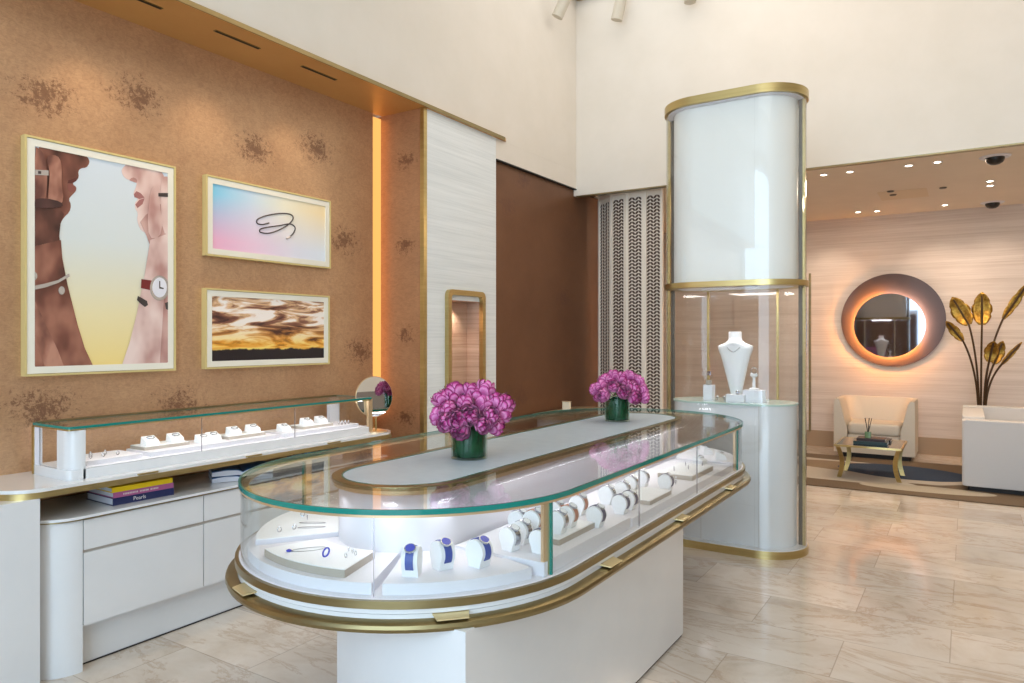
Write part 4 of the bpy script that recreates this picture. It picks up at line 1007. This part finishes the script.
MB().sweep(T, [(.20, 1.862), (TR+.006, 1.862), (TR+.006, 1.900), (.20, 1.900)]).build('brass_band', M_brass, tw)
MB().prism(T(.199), 1.864, 1.898).build('band_core', M_white, tw)
MB().sweep(T, [(.20, 3.170), (TR+.006, 3.170), (TR+.006, 3.228), (.20, 3.228)]).build('brass_band', M_brass, tw)
MB().prism(T(.199), 3.172, 3.226).build('band_core', M_white, tw)
MB().sweep(T, [(.228, 3.163), (.27, 3.163), (.27, 3.1695), (.228, 3.1695)]).build('white_collar', M_white, tw)
dm = NT('white_drum_fabric'); dm.bsdf(srgb(246, 246, 243), .45, 0, Coat_Weight=.3, Coat_Roughness=.1)
MB().prism(T(.225), 1.9005, 3.1695).build('white_drum', dm.m, tw)
for x, a in ((TX0-.272, PI), (TX1+.272, 0)):
    s_ = 1 if a == 0 else -1
    for (za, zb) in ((.058, 1.862), (1.9, 3.17)):
        MB().box(x-.012, x+.006, TY-.012, TY+.012, za, zb).build('brass_post', M_brass, tw)
        MB().box(min(x-s_*.012, x-s_*.04), max(x-s_*.012, x-s_*.04), TY-.006, TY+.006, za, zb).build('dark_fin', M_darkfin, tw)
for x in (-1.71, -1.19): MB().box(x-.008, x+.008, TY+.232, TY+.252, 1.042, 1.862).build('brass_post', M_brass, tw)
MB().box(-1.64, -1.24, TY-.15, TY-.13, 1.852, 1.861).build('lamp_housing', M_white, tw)
# bust with necklace
t = thing('necklace_bust', (-1.44, 5.30, 1.042), 'tall white necklace bust with a fine necklace in the tower', 'jewellery bust')
# outline in x-z; thin chest form
prof = [(.035, 0), (.045, .06), (.062, .14), (.085, .24), (.108, .33), (.126, .375), (.128, .400), (.112, .408), (.07, .425), (.050, .445), (.046, .47), (.046, .500), (.044, .512)]
vs = []; n = 24
for r_, z in prof:
    dep = .030 if z < .1 else (.055 if z < .42 else r_*.9)
    for i in range(n):
        a = 2*PI*i/n; vs.append((-1.44+r_*math.cos(a), 5.30+dep*math.sin(a)*(1 if z > .42 else 1.0)+(.03*(1-z/.51)), 1.06+z*.95))
m_ = len(prof); fs = [(k*n+i, k*n+(i+1) % n, (k+1)*n+(i+1) % n, (k+1)*n+i) for k in range(m_-1) for i in range(n)]+[tuple(range(n))[::-1], tuple(range((m_-1)*n, m_*n))]
MB().add(vs, fs).build('chest_form', M_cushion, t, 60)
MB().rbox(-1.50, -1.38, 5.26, 5.36, 1.042, 1.062, .02).build('foot', M_cushion, t)
nk = [(-1.44+.062*math.cos(q), 5.30-.05-.012*math.sin(-q)*0, 1.06+.40+.0) for q in (0,)]
pts = []
for i in range(15):
    s = -1+2*i/14; x = -1.44+.066*s; z = 1.06+.405-.055*(1-s*s)-.012*(1-abs(s)); y = 5.30-.058+.03*s*s+.002; pts.append((x, y, z))
nk_ = tag(MB().tube(pts, .0032, 6).build('necklace', M_silver), 'silver necklace hanging on the white bust in the tower', 'necklace')
# other pieces in the tower
def block(x, y, w, d, h, label, z=1.0425): return tag(MB().rbox(x-w/2, x+w/2, y-d/2, y+d/2, z, z+h, .006).build('display_block', M_white), label, 'display block', 'white blocks in the tower')
block(-1.62, 5.26, .07, .08, .11, 'small white block left of the bust in the tower')
block(-1.29, 5.24, .14, .10, .085, 'wide white block right of the bust in the tower')
block(-1.40, 5.17, .13, .05, .055, 'low white block in front of the bust in the tower')
def scent(x, y, z, label):
    t = thing('jewel_box', (x, y, z), label, 'jewellery box')
    MB().rbox(x-.025, x+.025, y-.02, y+.02, z, z+.07, .006).build('box', M_glass, t)
    MB().rbox(x-.018, x+.018, y-.014, y+.014, z+.001, z+.035, .004).build('insert', M_greige, t)
    MB().rbox(x-.014, x+.014, y-.012, y+.012, z+.0705, z+.10, .004).build('cap', M_silver, t)
scent(-1.62, 5.26, 1.153, 'small clear box with silver cap on the left block in the tower')
t = thing('earring_stand', (-1.29, 5.24, 1.128), 'white earring stand on the right block in the tower', 'jewellery stand')
MB().lathe([(.034, 0), (.034, .012), (.012, .018), (.010, .09), (.026, .10), (.026, .118), (.0, .118)], (-1.29, 5.24, 1.128), 18).build('column', M_cushion, t)
MB().tube([(-1.29+.022*math.cos(q), 5.24, 1.128+.138+.022*math.sin(q)) for q in [2*PI*i/16 for i in range(16)]], .003, 6, True).build('hoop', M_silver, t)
tag(MB().sphere((-1.385, 5.165, 1.0975+.0165), .016, 12, 8).build('pearl_ornament', M_silver), 'small round silver ornament on the low block before the bust', 'ornament')
for k, x in enumerate((-1.52, -1.47)):
    place(P_ring, (x, 5.13, 1.0425), .2, 1.8, 'silver ring on the shelf before the bust in the tower', 'rings in the tower')

# ================================================================== LATTICE SCREEN
ls = thing('lattice_screen', (-2.8, 6.85, 0), 'tall curved beige screen with dark leaf shaped lattice panels', 'screen')
M_lat = plain('beige_lattice_frame', srgb(240, 228, 212), .6); M_latd = plain('dark_brown_mesh', srgb(92, 70, 56), .7)
pts_l = [Vector((-3.36, 7.02, 0)), Vector((-3.13, 6.83, 0)), Vector((-2.94, 6.78, 0)), Vector((-2.745, 6.78, 0)), Vector((-2.55, 6.78, 0))]
ZL = 3.02
for i in range(len(pts_l)-1):
    A, B = pts_l[i], pts_l[i+1]; d_ = (B-A); L = d_.length; d_.normalize()
    a = math.atan2(d_.y, d_.x); xf = Matrix.Translation(A) @ Matrix.Rotation(a, 4, 'Z')
    mb = MB(); mb.box(0, .026, -.015, .015, 0, ZL); mb.box(L-.026, L, -.015, .015, 0, ZL); mb.box(.026, L-.026, -.012, .012, ZL-.05, ZL); mb.box(.026, L-.026, -.012, .012, 0, .08)
    mb.build('frame', M_lat, ls, xf=xf)
    MB().box(.026, L-.026, .0, .010, .08, ZL-.05).build('backing', M_lat, ls, xf=xf)
    mb = MB(); w = L-.052; nc = 4; cw = w/nc
    for c_ in range(nc):
        sgn = 1 if c_ % 2 == 0 else -1; x = .026+cw*(c_+.5); dx_, dz_ = sgn*.707, .707; zc = .11+0
        while zc < ZL-.085:
            P = [(x+dx_*a*.0245-dz_*b*.0108, zc+dz_*a*.0245+dx_*b*.0108) for a, b in ((-1, 0), (-.5, -.85), (.35, -1), (1, 0), (.5, .85), (-.35, 1))]
            mb.prismf([(px_, -.004, pz) for px_, pz in P], [(px_, .0, pz) for px_, pz in P]); zc += .035
    mb.build('leaf_lattice', M_latd, ls, xf=xf)
struct(MB().strip([(p.x, p.y-.02) for p in pts_l], [(p.x, p.y+.03) for p in pts_l], 3.021, 3.129).build('light_block_header', M_plaster), 'hidden header added over the lattice screen to block lounge light')  # added out of sight to stop lounge light passing over the screen
# second counter glimpsed behind the oval case against the brown wall
t = thing('low_side_counter', (-3.15, 6.0, 0), 'low brass edged counter against the brown wall behind the oval case', 'counter')
MB().prism(stad_y(-3.23, 5.75, 6.45, .19, 14), .765, .795).build('top', M_champagne, t)
MB().prism(stad_y(-3.23, 5.75, 6.45, .14, 14), 0, .765).build('body', M_lacquer, t)
t = thing('card_holder', (-3.22, 6.02, .795), 'small cream card block standing on the low side counter', 'card holder')
MB().rbox(-3.26, -3.18, 6.00, 6.03, .795, .895, .004).build('block', plain('cream_card', srgb(240, 230, 206), .6), t)
MB().rbox(-3.265, -3.175, 5.995, 6.035, .895, .900, .004).build('cap', M_champagne, t)

# ================================================================== LOUNGE ALCOVE
tag(MB().rbox(-3.2, 1.6, 7.76, 9.85, 0.0, .012, .02).build('area_rug', M_rug), 'large rug with ochre, cream and navy swirls under the lounge furniture', 'rug')
# halo mirror
mcx, mcz, mr = -.845, 1.735, .612
t = thing('round_halo_mirror', (mcx, YA-.02, mcz), 'large round mirror with inner glowing ring on the lounge wall', 'mirror')
fy_ = Vector((0, -1, 0))
disc(MB(), Vector((mcx, YA-.001, mcz)), fy_, mr-.03, .018, 48).build('back_plate', M_darkfin, t)
disc(MB(), Vector((mcx, YA-.02, mcz)), fy_, mr, .008, 72).build('outer_mirror', plain('satin_smoked_mirror', (.075, .052, .05, 1), .34, 0, Specular_IOR_Level=.2, Coat_Weight=.12, Coat_Roughness=.03), t)
icx, icz, ir = -.872, 1.665, .418
im = disc(MB(), Vector((icx, YA-.10, icz)), fy_, ir, .008, 72).build('inner_mirror', M_mirror_dark, t)
disc(MB(), Vector((icx, YA-.029, icz)), fy_, ir-.06, .070, 48).build('spacer', M_darkfin, t)
for (a0, a1, m) in ((100, 325, M_halo), (-35, 100, M_halo_w)):
    A = [math.radians(a0+(a1-a0)*i/30) for i in range(31)]
    pa = [(icx+(ir-.014)*math.cos(a), icz+(ir-.014)*math.sin(a)) for a in A]; pb = [(icx+(ir-.05)*math.cos(a), icz+(ir-.05)*math.sin(a)) for a in A]
    mb = MB(); n = len(A)
    vs = [(x, YA-.098, z) for x, z in pa]+[(x, YA-.098, z) for x, z in pb]+[(x, YA-.085, z) for x, z in pa]+[(x, YA-.085, z) for x, z in pb]; fs = []
    for i in range(n-1): fs += [(i, i+1, n+i+1, n+i), (2*n+i, 3*n+i, 3*n+i+1, 2*n+i+1), (i, 2*n+i, 2*n+i+1, i+1), (n+i, n+i+1, 3*n+i+1, 3*n+i)]
    mb.add(vs, fs).build('halo_light', m, im)
# tub armchair
def tub(x0, x1, y0, y1, zt_, name, label, mat, cat, arm=.10):
    t = thing(name, ((x0+x1)/2, (y0+y1)/2, 0), label, cat)
    outer = rrect(x0, x1, y0, y1, .07, 6)
    # U-shaped shell with flaring inner curve
    def U(z, ins):
        return ins
    n = 14
    shell_o = [(x0, y0), (x0, y1-.10)]+[(x0+.10-.10*math.cos(a), y1-.10+.10*math.sin(a)) for a in [PI/2*i/6 for i in range(1, 7)]]+[(x1-.10+.10*math.sin(a), y1-.10+.10*math.cos(a)) for a in [PI/2*i/6 for i in range(0, 7)]]+[(x1, y0)]
    k = len(shell_o)
    def inner(w, b, rr):
        xi0, xi1, yi1 = x0+w, x1-w, y1-b
        return [(xi0, y0), (xi0, yi1-rr)]+[(xi0+rr-rr*math.cos(a), yi1-rr+rr*math.sin(a)) for a in [PI/2*i/6 for i in range(1, 7)]]+[(xi1-rr+rr*math.sin(a), yi1-rr+rr*math.cos(a)) for a in [PI/2*i/6 for i in range(0, 7)]]+[(xi1, y0)]
    mb = MB()
    levels = [(.07, None), (zt_-.03, None), (zt_-.008, .99), (zt_, .96)]
    cx_, cy_ = (x0+x1)/2, (y0+y1)/2
    ring = []
    vs = []
    def put(pts_, z): vs.extend([(x, y, z) for x, y in pts_])
    put(shell_o, .07); put(shell_o, zt_-.03)
    sh2 = [(cx_+(x-cx_)*.985, y0+(y-y0)*.99) for x, y in shell_o]; put(sh2, zt_)
    put(inner(arm*.55, arm*.7, .14), zt_); put(inner(arm*.8, arm*.9, .15), zt_-.04); put(inner(arm*1.3, arm*1.5, .17), .50); put(inner(arm*1.7, arm*2.0, .17), .36); put(inner(arm*1.7, arm*2.0, .17), .07)
    L_ = 8; fs = []
    for a in range(L_):
        b = (a+1) % L_
        fs += [(a*k+i, a*k+i+1, b*k+i+1, b*k+i) for i in range(k-1)]
    fs += [tuple(a*k for a in range(L_)), tuple(a*k+k-1 for a in range(L_))[::-1]]
    mb.add(vs, fs).build('shell', mat, t, 50)
    w = arm*1.7
    ob = MB().pillow(rrect(x0+w+.003, x1-w-.003, y0+.01, y1-arm*2.0-.003, .06, 5), .30, .44, .03).build('seat_cushion', mat, t)
    MB().rbox(x0+w+.003, x1-w-.003, y0+.015, y1-arm*2-.003, .07, .298, .03).build('seat_base', mat, t)
    MB().rbox(x0+.05, x1-.05, y0+.05, y1-.05, .012, .0695, .04).build('plinth', M_dark, t)
    return t
tub(-1.43, -.535, 9.80, 10.55, .73, 'tub_armchair', 'cream tub armchair below the round mirror', M_linen, 'armchair', .09)
# side sofa seen from the arm end
t = thing('sofa', (.6, 9.1, 0), 'white upholstered sofa seen from its arm end at right edge', 'sofa')
MB().pillow(rrect(-.05, 1.15, 8.25, 8.42, .03, 4), .06, .70, .015).build('arm', M_sofa, t)
MB().pillow(rrect(-.05, .14, 8.425, 9.60, .03, 4), .06, .72, .015).build('backrest', M_sofa, t)
MB().pillow(rrect(-.05, 1.15, 9.605, 9.78, .03, 4), .06, .73, .015).build('arm', M_sofa, t)
MB().pillow(rrect(.145, 1.12, 8.425, 9.60, .04, 4), .20, .44, .03).build('seat_cushion', M_sofa, t)
MB().rbox(.145, 1.10, 8.43, 9.59, .06, .198, .02).build('seat_base', M_sofa, t)
MB().rbox(.0, 1.10, 8.30, 9.70, .012, .0595, .02).build('plinth', M_dark, t)
# glass side table
tx0, tx1, ty0, ty1, tz = -1.20, -.56, 8.22, 8.92, .375
t = thing('coffee_table', ((tx0+tx1)/2, (ty0+ty1)/2, .012), 'small glass topped side table with curved brass legs', 'table')
ring_o = rrect(tx0, tx1, ty0, ty1, .01, 2); ring_i = rrect(tx0+.02, tx1-.02, ty0+.02, ty1-.02, .006, 2)
MB().strip(ring_o+[ring_o[0]], ring_i+[ring_i[0]], tz-.02, tz).build('brass_frame', M_brass, t)
MB().box(tx0+.02, tx1-.02, ty0+.02, ty1-.02, tz-.008, tz-.001).build('table_top', plain('smoked_glass_top', srgb(40, 50, 58), .08), t)
for sx, sy in ((0, 0), (1, 0), (0, 1), (1, 1)):
    x = tx0+.035 if sx == 0 else tx1-.035; y = ty0+.03 if sy == 0 else ty1-.03; s1 = 1 if sx == 0 else -1
    P = [(x-.02*s1*0+s1*.035*math.sin(PI*q), y+(.10*q if sy == 0 else -.10*q), tz-.0205-(tz-.0205-.0125)*q) for q in [i/10 for i in range(11)]]
    A_, B_ = [], []
    mb = MB(); nn_ = len(P)
    vs = [];
    for (px_, py_, pz_) in P: vs += [(px_-.022, py_-.008, pz_), (px_+.022, py_-.008, pz_), (px_+.022, py_+.008, pz_), (px_-.022, py_+.008, pz_)]
    fs = [(0, 3, 2, 1), (4*nn_-4, 4*nn_-3, 4*nn_-2, 4*nn_-1)]
    for i in range(nn_-1): fs += [(4*i+j, 4*i+(j+1) % 4, 4*i+4+(j+1) % 4, 4*i+4+j) for j in range(4)]
    mb.add(vs, fs).build('leg', M_brass, t)
# books and diffuser
def tbook(x0, x1, y0, y1, z0, z1, cover, label):
    t = thing('coffee_table_book', ((x0+x1)/2, (y0+y1)/2, z0), label, 'book', 'books on the side table')
    MB().box(x0+.004, x1-.004, y0+.004, y1-.004, z0+.003, z1-.003).build('pages', M_paper, t)
    mb = MB(); mb.box(x0, x1, y0, y1, z0, z0+.003); mb.box(x0, x1, y0, y1, z1-.003, z1); mb.box(x0, x1, y0, y0+.004, z0+.003, z1-.003); mb.build('cover', cover, t)
    return t
tbook(-1.03, -.71, 8.36, 8.60, tz+.001, tz+.034, plain('dark_green_cover', srgb(44, 66, 66), .4), 'dark green book at the bottom of the side table stack')
tbook(-1.00, -.73, 8.38, 8.60, tz+.0345, tz+.062, plain('dark_plum_cover', srgb(52, 34, 36), .4), 'dark plum book on top of the side table stack')
tbook(-.92, -.70, 8.66, 8.84, tz+.001, tz+.025, plain('black_cover', srgb(30, 30, 34), .4), 'black book lying at the back of the side table')
t = thing('reed_diffuser', (-.90, 8.48, tz+.0625), 'small reed diffuser with dark sticks on the side table books', 'diffuser')
MB().rbox(-.93, -.87, 8.45, 8.51, tz+.0625, tz+.125, .008).build('bottle', plain('pale_green_bottle', srgb(120, 150, 110), .1), t)
mb = MB()
for k in range(5):
    a = k*1.26; mb.tube([(-.90, 8.48, tz+.10), (-.90+.035*math.cos(a), 8.48+.02*math.sin(a), tz+.27)], .004, 6)
mb.build('reeds', M_black, t)
# metal leaf sculpture
YP = 10.2
sp = thing('metal_leaf_sculpture', (.16, YP, 0), 'tall gold banana leaf floor sculpture behind the sofa', 'sculpture')
mb_leafmat = NT('gilded_leaf'); v = mb_leafmat.coords((30, 30, 30)); n = mb_leafmat.noise(v, 1, 4, .6)
mb_leafmat.bsdf(mb_leafmat.ramp(n, [(.3, srgb(120, 84, 30)), (.7, srgb(186, 144, 66))]), .28, .9); mb_leafmat.bump(n, .3, .01)
MB().lathe([(.14, 0), (.14, .03), (.03, .05), (.03, .12)], (.16, YP, 0), 24).build('base', M_soil, sp)
leaves = [((949, 313), (938, 283), .085, 0), ((962, 314), (952, 297), 0, 0)]
def leaf(u0, v0, u1, v1, wid, yd, base_u):
    a = aty(u0, v0, YP+yd); b = aty(u1, v1, YP+yd*1.6); bs = aty(base_u, 404, YP); ax_ = (b-a); L = ax_.length; ax_.normalize()
    side = ax_.cross(Vector((0, 1, 0))).normalized(); nrm_ = side.cross(ax_)
    n = 12; m = 6; vs = []; rr = random.Random(u0)
    for j in range(n+1):
        s = j/n; w_ = wid*math.sin(PI*min(.04+.96*s, 1))**.6*(1-.15*s) if s < 1 else .004
        notch = .86 if j in (4, 8) else 1
        for i in range(m+1):
            q = (i/m-.5)*2; ww = w_*(notch if abs(q) > .7 else 1)
            p = a+ax_*L*s+side*q*ww*1.35+nrm_*(-.35*abs(q)*ww*.6+.04*math.sin(PI*s))
            p += nrm_*.006*math.sin(j*2.6)*abs(q)
            vs.append(tuple(p))
    fs = [(j*(m+1)+i, j*(m+1)+i+1, (j+1)*(m+1)+i+1, (j+1)*(m+1)+i) for j in range(n) for i in range(m)]
    o = MB().add(vs, fs).build('leaf', mb_leafmat.m, sp, 60); md = o.modifiers.new('s', 'SOLIDIFY'); md.thickness = .004
    mid = aty(base_u, 372, YP)
    P = []
    low = Vector((.16+(bs.x-.16)*.3, YP, .1))
    for k in range(15):
        s = k/14; c0, c1, c2 = bs, Vector((bs.x+(a.x-bs.x)*.12, YP+yd*.4, bs.z+(a.z-bs.z)*.6)), a
        P.append(c0*(1-s)**2+c1*2*s*(1-s)+c2*s*s)
    MB().tube([low]+P+[tuple(a+ax_*L*.9+nrm_*.012)], .011, 8).build('stem', M_soil, sp)
leaf(969, 325, 952, 297, .085, 0, 979); leaf(982, 325, 982, 292, .085, .03, 981); leaf(963, 341, 946, 321, .045, -.08, 978)
leaf(1003, 319, 1028, 283, .04, -.03, 984); leaf(989, 362, 994, 341, .06, -.12, 984); leaf(994, 364, 1003, 341, .055, .05, 985); leaf(1001, 365, 1022, 342, .025, .0, 986)
# downlights, cameras, panel
ZA = 3.13
for (u, v, lb) in ((823.7, 174.7, 'leftmost front downlight in the lounge ceiling'), (850, 171.7, 'second front downlight from the left in the lounge ceiling'), (908.7, 165.5, 'third front downlight from the left in the lounge ceiling'), (937.5, 162, 'rightmost front downlight in the lounge ceiling'),
                   (990, 181, 'upper of two close downlights between the dome cameras'), (990, 185.5, 'lower of two close downlights between the dome cameras'), (858, 212, 'left faint downlight near the lounge wall'), (877, 211, 'second faint downlight near the lounge wall'), (944.8, 205, 'faint downlight near the lounge wall above the leaf sculpture')):
    p = atz(u, v, ZA); t = thing('downlight', (p.x, p.y, ZA), lb, 'downlight', 'downlights in the lounge ceiling')
    MB().lathe([(.03, -.001), (.045, -.001), (.045, -.005), (.03, -.005)], (p.x, p.y, ZA), 20, cap=False).build('trim_ring', M_white, t)
    MB().lathe([(0, -.003), (.029, -.003), (.029, -.001), (0, -.001)], (p.x, p.y, ZA), 20, cap=False).build('lens', M_down, t)
for (x, y, lb) in ((.205, 7.75, 'black dome camera at the front of the lounge ceiling'), (.248, 10.35, 'black dome camera near the lounge wall')):
    t = thing('dome_camera', (x, y, ZA), lb, 'camera', 'dome cameras in the lounge ceiling')
    MB().lathe([(0, -.012), (.11, -.012), (.125, -.001), (0, -.001)], (x, y, ZA), 28, cap=False).build('mount_plate', M_white, t)
    MB().lathe([(.075, -.0125), (.074, -.03), (.06, -.055), (.035, -.07), (0, -.076)], (x, y, ZA), 28, cap=False).build('dome', M_black, t)
t = thing('ceiling_access_panel', (-.62, 9.2, ZA), 'pale rectangular access panel in the lounge ceiling', 'panel')
MB().box(-.86, -.38, 8.95, 9.5, ZA-.004, ZA-.001).build('panel', plain('pale_panel_paint', srgb(226, 206, 178), .7), t)
for (u, v, lb) in ((890.5, 191.2, 'small dark sensor left of centre in the lounge ceiling, farther up'), (893, 194.7, 'small dark sensor just below its twin in the lounge ceiling'), (943, 187.6, 'small dark oval sensor right of the access panel')):
    p = atz(u, v, ZA-.004); tag(MB().lathe([(0, -.014), (.03, -.012), (.038, -.001), (0, -.001)], (p.x, p.y, ZA-.003), 18, cap=False).build('ceiling_sensor', M_darkfin), lb, 'sensor', 'sensors in the lounge ceiling')

# ================================================================== LIGHTS
def area(name, loc, size, energy, color, rot=(0, 0, 0), sy=None, spread=None):
    d = bpy.data.lights.new(name, 'AREA'); d.energy = energy; d.color = color; d.size = size
    if sy: d.shape = 'RECTANGLE'; d.size_y = sy
    if spread: d.spread = spread
    o = bpy.data.objects.new(name, d); o.location = loc; o.rotation_euler = rot; col.objects.link(o); return o
def spot(name, loc, tgt, energy, color, ang=60, blend=.8, r=.05):
    d = bpy.data.lights.new(name, 'SPOT'); d.energy = energy; d.color = color; d.spot_size = math.radians(ang); d.spot_blend = blend; d.shadow_soft_size = r
    o = bpy.data.objects.new(name, d); o.location = loc; o.rotation_euler = (Vector(tgt)-Vector(loc)).to_track_quat('-Z', 'Y').to_euler(); col.objects.link(o); return o
# daylight through the shop windows behind the viewer
area('window_daylight', (.9, Y0+.05, 2.4), 4.4, 200, (.60, .81, 1.0), (PI/2, 0, 0), 4.4)
area('window_daylight_upper', (-2.5, Y0+.05, 3.5), 2.4, 60, (.60, .81, 1.0), (PI/2, 0, 0), 2.3)
# added fill under the tall ceiling, without fixtures; second one near the light panel
area('ceiling_fill', (.4, .8, ZC-.05), 3.4, 26, (1, .95, .88), (0, 0, 0), 4.0)
area('ceiling_fill', (-.4, 4.9, ZC-.05), 3.2, 26, (1, .80, .62), (0, 0, 0), 2.4)
# lounge
for x, y, en in ((-1.7, 8.9, 15), (-.3, 8.2, 22), (1.2, 8.6, 22)): area('lounge_lamp', (x, y, ZA-.02), .9, en, (1, .80, .60), (0, 0, 0), .9)
for x in (-1.6, -.3, .25): spot('lounge_spot', (x, 9.9, ZA-.02), (x, YA, 1.9), 22, (1, .80, .62), 70)
spot('leaf_spot', (.1, 9.3, ZA-.03), (.2, 10.3, 1.7), 22, (1, .78, .5), 35)
# wall washers in the soffit slots
for y in (1.95, 2.62, 3.24): spot('soffit_spot', (-3.52, y, 3.20), (WX, y, 1.9), 16, (1, .76, .50), 80, 1)
spot('niche_spot', (FX-.05, 4.65, nz1-.02), (FX-.12, 4.65, nz0+.2), 5, (1, .84, .7), 100, 1, .02)
# tower
area('tower_lamp', (-1.44, TY, 1.85), .35, 5, (1, .95, .9), (0, 0, 0), .3)

# lamps hidden under the rims of the cases
for y_ in (2.6, 3.4, 4.0):
    area('case_lamp', (CCX+.275, y_, .968), .02, .6, (.98, .95, 1), (0, math.radians(-28), 0), .75)
    area('case_lamp', (CCX-.275, y_, .968), .02, .6, (.98, .95, 1), (0, math.radians(28), 0), .75)
for a in (205, 250, 300, 338):
    q = math.radians(a); area('case_lamp', (CCX+.285*math.cos(q), CI0+.285*math.sin(q), .966), .05, .17, (.98, .95, 1), Vector((math.cos(q)*.6, math.sin(q)*.6, -1)).to_track_quat('-Z', 'Y').to_euler())
area('case_lamp', (CCX, CI1+.30, .966), .1, .45, (.98, .95, 1), Vector((0, .6, -1)).to_track_quat('-Z', 'Y').to_euler())
area('case_lamp', (gx1-.03, 2.65, gz1-.024), .015, 1.3, (1, .97, 1), (0, math.radians(18), 0), 1.8)
# world: pale sky
w = bpy.data.worlds.new('sky'); scn.world = w; w.use_nodes = True; nt = w.node_tree; nt.nodes.clear()
tc = nt.nodes.new('ShaderNodeTexCoord'); sp_ = nt.nodes.new('ShaderNodeSeparateXYZ'); rp = nt.nodes.new('ShaderNodeValToRGB'); bg = nt.nodes.new('ShaderNodeBackground'); ow = nt.nodes.new('ShaderNodeOutputWorld')
nt.links.new(tc.outputs['Generated'], sp_.inputs[0]); nt.links.new(sp_.outputs[2], rp.inputs[0]); nt.links.new(rp.outputs[0], bg.inputs[0]); nt.links.new(bg.outputs[0], ow.inputs[0])
e = rp.color_ramp.elements; e[0].position = 0; e[0].color = (.62, .66, .70, 1); e[1].position = .5; e[1].color = (.36, .60, .95, 1)
k = e.new(.08); k.color = (.80, .88, .97, 1)
bg.inputs[1].default_value = 1.1

# ================================================================== CAMERA
cd = bpy.data.cameras.new('camera'); cam = bpy.data.objects.new('camera', cd); col.objects.link(cam)
cd.sensor_width = 36; cd.lens = F_PX/1024*36; cd.sensor_fit = 'HORIZONTAL'
cd.shift_y = -(341.5-YH)/1024
cam.location = (0, 0, H); cam.rotation_euler = (PI/2, 0, PSI)
cd.clip_start = .05; cd.clip_end = 100
scn.camera = cam
vs_ = scn.view_settings; vs_.view_transform = 'Standard'; vs_.look = 'None'; vs_.gamma = 1; vs_.use_curve_mapping = False; vs_.exposure = 0.36
for o in list(bpy.data.objects):
    if '_o' in o: del o['_o']
